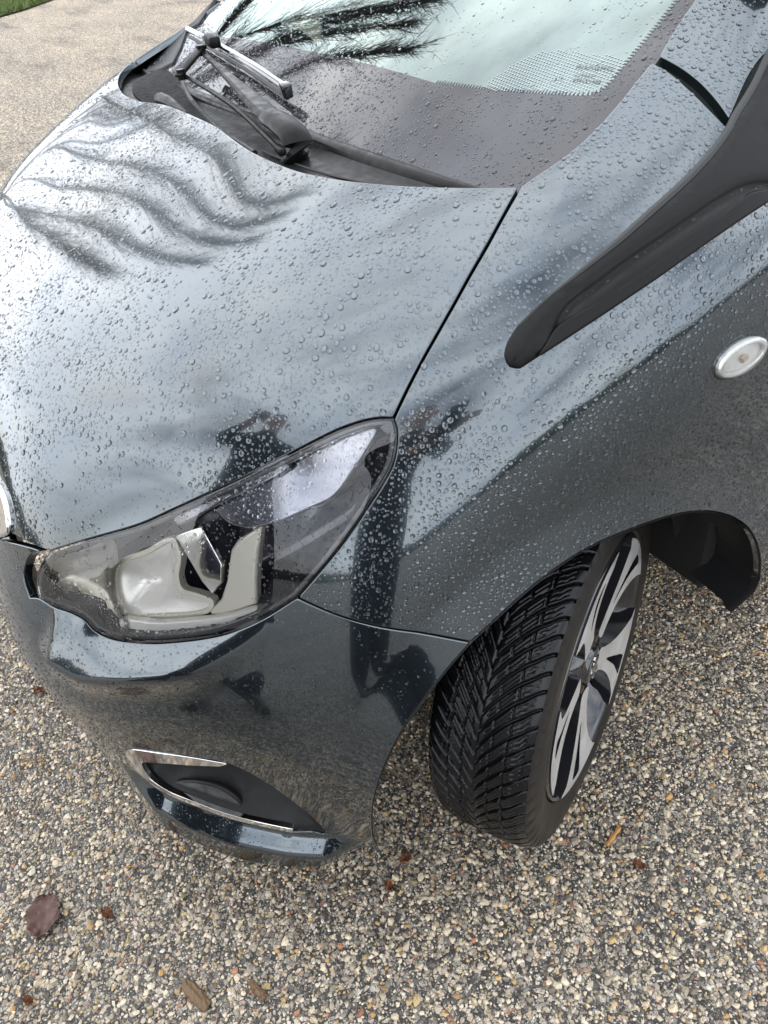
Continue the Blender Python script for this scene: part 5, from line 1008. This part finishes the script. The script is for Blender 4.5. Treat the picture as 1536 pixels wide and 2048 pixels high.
    ns = 40; V = [place([(-.105, 0, 0)])[0]] + [place([(-.105, .176 * math.sin(2 * math.pi * i / ns), .176 * math.cos(2 * math.pi * i / ns))])[0] for i in range(ns)]
    link('backing_plate', mesh('backing_plate', V, [(0, 1 + i, 1 + (i + 1) % ns) for i in range(ns)], False), M['dark'], w)
    return w
wheel(WC, AXc, UPc, FW)

# ------------------------------------------------------------------ the small things
# --- rain: real drops on paint, lamps, trim and glass
def dome(seg, prof):
    V = []; F = []
    for r, z in prof[:-1]:
        for k in range(seg): t = 2 * math.pi * k / seg; V.append((r * math.cos(t), r * math.sin(t), z))
    top = len(V); V.append((0, 0, prof[-1][1]))
    for i in range(len(prof) - 2):
        for k in range(seg): a, b = i * seg + k, i * seg + (k + 1) % seg; F += [(a, b, b + seg), (a, b + seg, a + seg)]
    i = len(prof) - 2
    for k in range(seg): F.append((i * seg + k, i * seg + (k + 1) % seg, top))
    return np.array(V), np.array(F)
DB = dome(9, ((1, -.04), (.93, .14), (.72, .32), (.38, .45), (0, .49)))
DS = dome(6, ((1, -.04), (.84, .19), (.50, .39), (0, .47)))
DT = dome(5, ((1, -.04), (.62, .33), (0, .46)))
def tri_sample(V, F, n):
    a, b, c = V[F[:, 0]], V[F[:, 1]], V[F[:, 2]]; ar = np.linalg.norm(np.cross(b - a, c - a), axis=1) / 2
    k = rng.choice(len(F), n, p=ar / ar.sum()); u, v = rng.random(n), rng.random(n); m = u + v > 1; u[m], v[m] = 1 - u[m], 1 - v[m]
    P = a[k] + u[:, None] * (b - a)[k] + v[:, None] * (c - a)[k]; N = np.cross(b - a, c - a)[k]; N /= np.linalg.norm(N, axis=1)[:, None]; return P, N, ar.sum()
def wobble(P, f):
    return np.sin(P[:, 0] * f + 1.7 * np.sin(P[:, 1] * f * .7)) * np.sin(P[:, 1] * f * 1.1 + 1.3 * np.sin(P[:, 2] * f)) 
def drops(name, srcs, label):
    chunks = {0: [], 1: [], 2: []}
    for V, F, dens, r_med, r_sig, r_max, big_frac in srcs:
        P, N, area = tri_sample(V, F, 10); n = int(dens * area); P, N, _ = tri_sample(V, F, n)
        w = .45 + .45 * wobble(P, 9) + .45 * wobble(P, 31) + .25 * wobble(P * [1, .35, .35], 70); keep = rng.random(n) < np.clip(.30 + .75 * w, .08, 1)
        q = pix(P); keep &= (q[:, 0] > -60) & (q[:, 0] < 1600) & (q[:, 1] > -60) & (q[:, 1] < 2100)
        P, N = P[keep], N[keep]; n = len(P)
        r = np.clip(r_med * np.exp(rng.normal(0, r_sig, n)), .0005, r_max); bg = rng.random(n) < big_frac; r[bg] = rng.uniform(.55, 1.0, bg.sum()) * r_max
        # larger drops have swallowed their neighbours
        o = np.argsort(-r); P, N, r = P[o], N[o], r[o]; ok = np.ones(n, bool)
        cell = {}; cs = .010
        for i in range(n):
            key = tuple(np.floor(P[i] / cs).astype(int)); hit_ = False
            for dx in (-1, 0, 1):
                for dy in (-1, 0, 1):
                    for dz in (-1, 0, 1):
                        for j in cell.get((key[0] + dx, key[1] + dy, key[2] + dz), ()):
                            d = P[i] - P[j]
                            if d @ d < (1.05 * (r[i] + r[j])) ** 2: hit_ = True; break
                        if hit_: break
                    if hit_: break
                if hit_: break
            if hit_: ok[i] = False
            else: cell.setdefault(key, []).append(i)
        P, N, r = P[ok], N[ok], r[ok]
        t = np.cross(N, (0, 0, 1.)); l = np.linalg.norm(t, axis=1); t[l < .05] = (1, 0, 0); t /= np.linalg.norm(t, axis=1)[:, None]; d = np.cross(N, t)     # d: downhill
        ang = rng.normal(0, .35, len(r)); ca, sa = np.cos(ang)[:, None], np.sin(ang)[:, None]; t, d = t * ca + d * sa, d * ca - t * sa
        for k, sel in ((0, (r > .00095) & (r <= .0019)), (1, r > .0019), (2, r <= .00095)):
            chunks[k].append((P[sel], N[sel], t[sel], d[sel], r[sel]))
    V_, F_ = [], []; b = 0
    for k, (TV, TF) in ((0, DS), (1, DB), (2, DT)):
        P, N, t, d, r = [np.concatenate([c[i] for c in chunks[k]]) for i in range(5)]
        n = len(r); ex = rng.uniform(.85, 1.25, n) if k else rng.uniform(.9, 1.35, n); wob = 1 + rng.uniform(-.10, .10, (n, len(TV))) * (k == 1) * (TV[:, 2] < .3)
        hgt = rng.uniform(.75, 1.1, n)
        X = P[:, None] + r[:, None, None] * (t[:, None] * (TV[:, 0] * wob)[..., None] + d[:, None] * (TV[:, 1] * wob * ex[:, None])[..., None] + N[:, None] * (TV[:, 2] * hgt[:, None])[..., None])
        V_.append(X.reshape(-1, 3)); F_.append((TF[None] + (np.arange(n) * len(TV))[:, None, None]).reshape(-1, 3) + b); b += n * len(TV)
        print('drops', k, n)
    me = big_mesh(name, np.concatenate(V_), np.concatenate(F_), True); o = link(name, me, M['water']); tag(o, label, 'water drops', kind='stuff'); return o
def mv(me): V = np.empty(len(me.vertices) * 3, np.float32); me.vertices.foreach_get('co', V); return V.reshape(-1, 3).astype(float)
hv, fv, pv, bv, lv = mv(hood_me), mv(fender_me), mv(pil_me), mv(bump_me), mv(lamp.data)
near = lambda V, F: F[(V[F].mean(1)[:, 0] > .30)]
hc_ = hv[hood_F].mean(1)
h_near = hood_F[hc_[:, 0] > .30]; h_far = hood_F[hc_[:, 0] <= .30]
srcs = [(hv, h_near, 105000, .00092, .50, .0042, .007), (hv, h_far, 90000, .00092, .46, .0042, .006),
        (fv, fender_F, 125000, .00100, .50, .0034, .005), (pv, pil_F, 100000, .0012, .48, .0036, .010),
        (bv, near(bv, bump_F), 50000, .00074, .42, .0024, .005), (lv, lamp_F, 100000, .00082, .44, .0024, .006)]
gxy = rng.uniform((-.62, -.06), (.62, .40), (9000, 2)); gxy = gxy[inside(gxy, outer)]
gV = np.array([gpt(x, y) for x, y in outer]); 
def glass_tris():
    U = np.stack(np.meshgrid(np.linspace(-.6, .6, 80), np.linspace(-.06, .40, 32), indexing='ij'), -1); n0, n1 = U.shape[:2]; I = np.arange(n0 * n1).reshape(n0, n1)
    F = np.concatenate([np.stack([I[:-1, :-1], I[1:, :-1], I[1:, 1:]], -1).reshape(-1, 3), np.stack([I[:-1, :-1], I[1:, 1:], I[:-1, 1:]], -1).reshape(-1, 3)])
    V = np.array([gpt(x, y, .0002) for x, y in U.reshape(-1, 2)]); c = V[F].mean(1)[:, :2]; k = inside(c, outer)
    clr = inside(c, inner_); return V, F[k & ~clr], F[k & clr]
gv, gF1, gF2 = glass_tris()
srcs += [(gv, gF1, 75000, .0008, .5, .0034, .006), (gv, gF2, 12000, .0008, .45, .0026, .005)]
drops('water_drops', srcs, 'beaded raindrops all over the paint, lamp and windscreen')

# --- fallen leaf, twigs and scraps on the asphalt
M['leaf'] = pmat('dead_leaf_brown', (.085, .036, .025), .5, bump=.9, bscale=90, var=.15)
M['twig'] = pmat('wet_orange_twig', (.36, .17, .04), .4, bump=.3, bscale=200)
M['scrap'] = pmat('rotten_wood_scrap', (.14, .085, .04), .6, bump=.5, bscale=150)
M['rust'] = pmat('rust_brown_leaf_scrap', (.16, .055, .02), .5)
def gp(u, v, z=0.0):
    c = np.array([(u - 768) / 1531.956, (v - 1024) / 1531.956, 1.0]) @ CAMR; return EYE + c * (z - EYE[2]) / c[2]
def leaf(name, c, L_, W_, ang, mat, label, seed, stalk=True):
    R = np.random.default_rng(seed); n = 19; V = []; F = []; m = 13
    for i in range(n):
        t = i / (n - 1); w = W_ * .5 * math.sin(math.pi * min(1, t * .93 + .05)) ** .7 * (1 + R.uniform(-.13, .13))
        for j in range(m):
            s = j / (m - 1) * 2 - 1; V.append(((t - .5) * L_, s * w, .0045 + .005 * s * s + .0014 * R.normal() + .004 * math.sin(t * 7) + .0035 * math.sin(t * 19 + s * 6) * abs(s) - .002 * math.exp(-(s / .06) ** 2)))
    for i in range(n - 1):
        for j in range(m - 1): F.append((i * m + j, (i + 1) * m + j, (i + 1) * m + j + 1, i * m + j + 1))
    o = link(name, mesh(name, V, F), mat); o.location = (c[0], c[1], .0045); o.rotation_euler = (0, 0, ang)
    sm = o.modifiers.new('thick', 'SOLIDIFY'); sm.thickness = .0006
    tag(o, label, 'leaf')
    if stalk:
        mb = MB(); mb.tube([(-.5 * L_ * .9, 0, .006), (-.5 * L_ - .012, .003, .009), (-.5 * L_ - .045, .002, .006)], [.0011, .001, .0008], 5); mb.build('stalk', M['scrap'], o, True)
    return o
def dirang(p, q): a, b = gp(*p), gp(*q); return math.atan2(b[1] - a[1], b[0] - a[0])
leaf('fallen_leaf', gp(92, 1836), .068, .058, dirang((105, 1780), (85, 1880)), M['leaf'], 'crumpled dark brown fallen leaf on the asphalt, largest one in front of the car', 3)
def twig(name, pts, r, mat, label, cat='twig'):
    P = [gp(*p) + [0, 0, r + .003 + .002 * math.sin(i * 2)] for i, p in enumerate(pts)]; mb = MB(); c = P[0].copy(); c[2] = 0
    P = [p - c for p in crom(P, .006)]; mb.tube(P, [r * (1 + .35 * math.sin(i * 1.9)) for i in range(len(P))], 7, flat=.5 if cat == 'wood' else 1.0); o = mb.build(name, mat, None, True); o.location = c; tag(o, label, cat); return o
twig('twig', [(1238, 1660), (1228, 1675), (1213, 1694)], .0036, M['twig'], 'short orange-brown twig lying beside the tyre')
twig('twig', [(250, 1736), (278, 1735)], .0012, M['twig'], 'thin straw stalk lying in front of the bumper')
twig('twig', [(100, 1740), (103, 1765), (98, 1790)], .0010, M['scrap'], 'thin brown stem lying just above the large brown leaf')
def splinter(a, b, w, label, seed):
    R = np.random.default_rng(seed); A, B = gp(*a), gp(*b); c = (A + B) / 2; d = B - A; L_ = np.linalg.norm(d); d /= L_; s_ = np.cross((0, 0, 1.), d); n = 12; top = []; botm = []
    for i in range(n):
        t = i / (n - 1) - .5; e = w * (.5 + .5 * math.cos(t * 2.6)) ; top.append(d * (t * L_ + R.normal(0, .0012)) + s_ * (e * .5 + R.uniform(0, .0028))); botm.append(d * (t * L_ + R.normal(0, .0012)) - s_ * (e * .5 + R.uniform(0, .0028)))
    V = []; F = []
    for i in range(n):
        m_ = (top[i] + botm[i]) / 2
        for p, z in ((top[i], .003), (top[i] * .75 + m_ * .25, .0062 + R.uniform(-.001, .001)), (m_ * .6 + top[i] * .4, .0066 + R.uniform(-.001, .001)), (m_, .0074 + R.uniform(-.0012, .0012)), (m_ * .45 + botm[i] * .55, .0064 + R.uniform(-.001, .001)), (botm[i] * .8 + m_ * .2, .0066 + R.uniform(-.001, .001)), (botm[i], .003)): V.append(p + [0, 0, z])
    for i in range(n - 1):
        for k in range(6): F.append((i * 7 + k, (i + 1) * 7 + k, (i + 1) * 7 + k + 1, i * 7 + k + 1))
    o = link('wood_splinter', mesh('wood_splinter', V, F, False), M['scrap']); o.location = (c[0], c[1], 0); sm = o.modifiers.new('thick', 'SOLIDIFY'); sm.thickness = .002; tag(o, label, 'wood')
splinter((370, 1968), (418, 2018), .016, 'soft brown rotten wood splinter near the bottom edge', 5)
splinter((503, 1966), (532, 2000), .006, 'small brown wood splinter right of the larger one', 6)
twig('twig', [(45, 1524), (90, 1520)], .0014, M['rust'], 'thin reddish twig on the asphalt in front of the bumper')
for k, (u, v, L_, W_, a, lab) in enumerate([(1278, 1733, .020, .013, .4, 'small rust brown leaf scrap below the orange twig'), (812, 1722, .022, .012, 1.6, 'rust brown leaf scrap under the bumper corner'), (780, 1776, .018, .012, .2, 'small orange leaf scrap just below the bumper corner scrap'),
        (85, 1382, .030, .018, 1.9, 'curled brown leaf scrap beside the bumper flank'), (218, 1830, .022, .014, .3, 'small dull red leaf scrap right of the large leaf'), (60, 2003, .018, .010, .6, 'small rust leaf scrap near the bottom corner'), (1383, 1140, .030, .016, 1.1, 'red brown leaf scrap under the wheel arch liner')]):
    leaf('leaf_scrap', gp(u, v, .004), L_, W_, a, M['rust'], lab, 40 + k, False)
# --- two people in front of the car: they show only as dark shapes mirrored in paint and lamp
M['jacket'] = pmat('dark_navy_jacket', (.012, .014, .022), .8)
M['jeans'] = pmat('dark_blue_jeans', (.016, .02, .034), .85)
M['skin'] = pmat('skin', (.50, .30, .22), .5)
M['hair'] = pmat('brown_hair', (.03, .02, .014), .7)
M['shoe'] = pmat('black_shoe', (.01, .01, .01), .5)
def person(loc, face, joints, label, seed):
    """one continuous skinned body; joints give hand targets in world space"""
    c, s = math.cos(face), math.sin(face); Fd = np.array([c, s, 0]); Sd = np.array([-s, c, 0]); U = np.array([0, 0, 1.])
    W = lambda f, l, z: np.array([loc[0], loc[1], 0]) + Fd * f + Sd * l + U * z
    P = []; E = []; Rr = []
    def v(p, r, par=None):
        P.append(tuple(p)); Rr.append(r); i = len(P) - 1
        if par is not None: E.append((par, i))
        return i
    pel = v(W(0, 0, .96), (.155, .12)); wa = v(W(.0, 0, 1.12), (.145, .11), pel); ch = v(W(-.01, 0, 1.32), (.165, .12), wa); up = v(W(-.01, 0, 1.43), (.13, .095), ch); nk = v(W(.01, 0, 1.52), (.055, .06), up)
    jaw = v(W(.035, 0, 1.585), (.060, .072), nk); hd = v(W(.025, 0, 1.67), (.074, .092), jaw); v(W(.015, 0, 1.745), (.058, .072), hd)
    for sd in (1, -1):
        h = v(W(0, sd * .085, .90), (.110, .11), pel); k = v(W(.02, sd * .085, .50), (.102, .104), h); a = v(W(0, sd * .085, .10), (.080, .084), k); v(W(.02, sd * .09, .045), (.045, .04), a); 
        v(W(.13, sd * .10, .035), (.042, .03), len(P) - 1); v(W(.20, sd * .105, .03), (.035, .024), len(P) - 1)
        sh = v(W(-.01, sd * .17, 1.42), (.066, .066), up); hand = np.array(joints[0 if sd == 1 else 1], float); S = np.array(P[sh]); el = (S + hand) / 2 + np.array([0, 0, -.13]) + Sd * sd * .10
        e = v(el, (.046, .046), sh); wr = v(hand - (hand - el) / np.linalg.norm(hand - el) * .07, (.030, .026), e); pm = v(hand, (.036, .020), wr)
        d = (hand - el) / np.linalg.norm(hand - el); lat = np.cross(d, U); lat /= np.linalg.norm(lat)
        for q, (o, l) in enumerate(((-.026, .062), (-.009, .072), (.009, .068), (.026, .054))):
            b = hand + d * .018 + lat * o; f1 = v(b + d * l * .45, (.0095, .0095), pm); v(b + d * l * .75 + U * -.018, (.0085, .0085), f1)
        th = v(hand + lat * -.04 * sd + d * -.005 + U * .012, (.011, .011), pm); v(hand + lat * -.055 * sd + d * .03 + U * .02, (.0095, .0095), th)
    me = bpy.data.meshes.new('person'); me.from_pydata(P, E, []); o = bpy.data.objects.new('tmp', me); col.objects.link(o)
    sk = o.modifiers.new('skin', 'SKIN'); sk.use_smooth_shade = True
    for i, r in enumerate(Rr): me.skin_vertices[0].data[i].radius = r
    me.skin_vertices[0].data[0].use_root = True
    sb = o.modifiers.new('sub', 'SUBSURF'); sb.levels = 2; sb.render_levels = 2
    dg = bpy.context.evaluated_depsgraph_get(); m2 = bpy.data.meshes.new_from_object(o.evaluated_get(dg)); bpy.data.objects.remove(o)
    for m in ('jacket', 'jeans', 'skin', 'hair', 'shoe'): m2.materials.append(M[m])
    hands = [np.array(j, float) for j in joints]
    hx = W(.02, 0, 0)
    for p in m2.polygons:
        q = np.array(p.center); k = 0
        if q[2] < .08: k = 4
        elif q[2] < .98: k = 1
        elif q[2] > 1.53:
            k = 2
            if q[2] > 1.70 or (q - hx) @ Fd < -.01: k = 3
        if min(np.linalg.norm(q - h_) for h_ in hands) < .095: k = 2
        p.material_index = k; p.use_smooth = True
    ob = link('person', m2, []); tag(ob, label, 'person', 'people mirrored in the paint')
    n_ = MB(); n_.tube([W(.098, 0, 1.69), W(.118, 0, 1.655), W(.10, 0, 1.645)], [.007, .013, .009], 7); n_.build('nose', M['skin'], ob, True)
    for sd in (1, -1):
        n_ = MB(); n_.tube([W(.02, sd * .078, 1.70), W(.015, sd * .090, 1.675), W(.02, sd * .080, 1.64)], [.008, .014, .007], 6); n_.build('ear', M['skin'], ob, True)
        n_ = MB(); n_.tube([W(.098, sd * .030 - .008, 1.688), W(.101, sd * .030, 1.688), W(.098, sd * .030 + .008, 1.688)], [.003, .006, .003], 6); n_.build('eye', M['hair'], ob, True)
    n_ = MB(); n_.tube([W(.097, -.02, 1.612), W(.104, 0, 1.611), W(.097, .02, 1.612)], [.002, .0045, .002], 5); n_.build('mouth', M['hair'], ob, True)
    return ob
FWD = CAMR[2]; RGT = CAMR[0]; DWN = CAMR[1]
ph_c = EYE - FWD * .016 + DWN * .055 + RGT * .022
person((1.58, -.98), math.atan2(.46, -.30), [ph_c - FWD * .03 + RGT * .055 + DWN * .045, ph_c - FWD * .03 - RGT * .055 + DWN * .045], 'person in dark jacket and jeans photographing the car, mirrored in the wing', 1)
mb = MB(); mb.box(ph_c, .074, .148, .008, [RGT, DWN, -FWD], bev=.003); tag(mb.build('phone', M['gloss_black'], None), 'black phone held up by the person taking the picture', 'phone')
person((.80, -1.32), math.atan2(1.3, -.2), [(.64, -1.02, 1.42), (.98, -1.04, 1.30)], 'person in dark jacket standing before the car, mirrored in bonnet and bumper', 2)
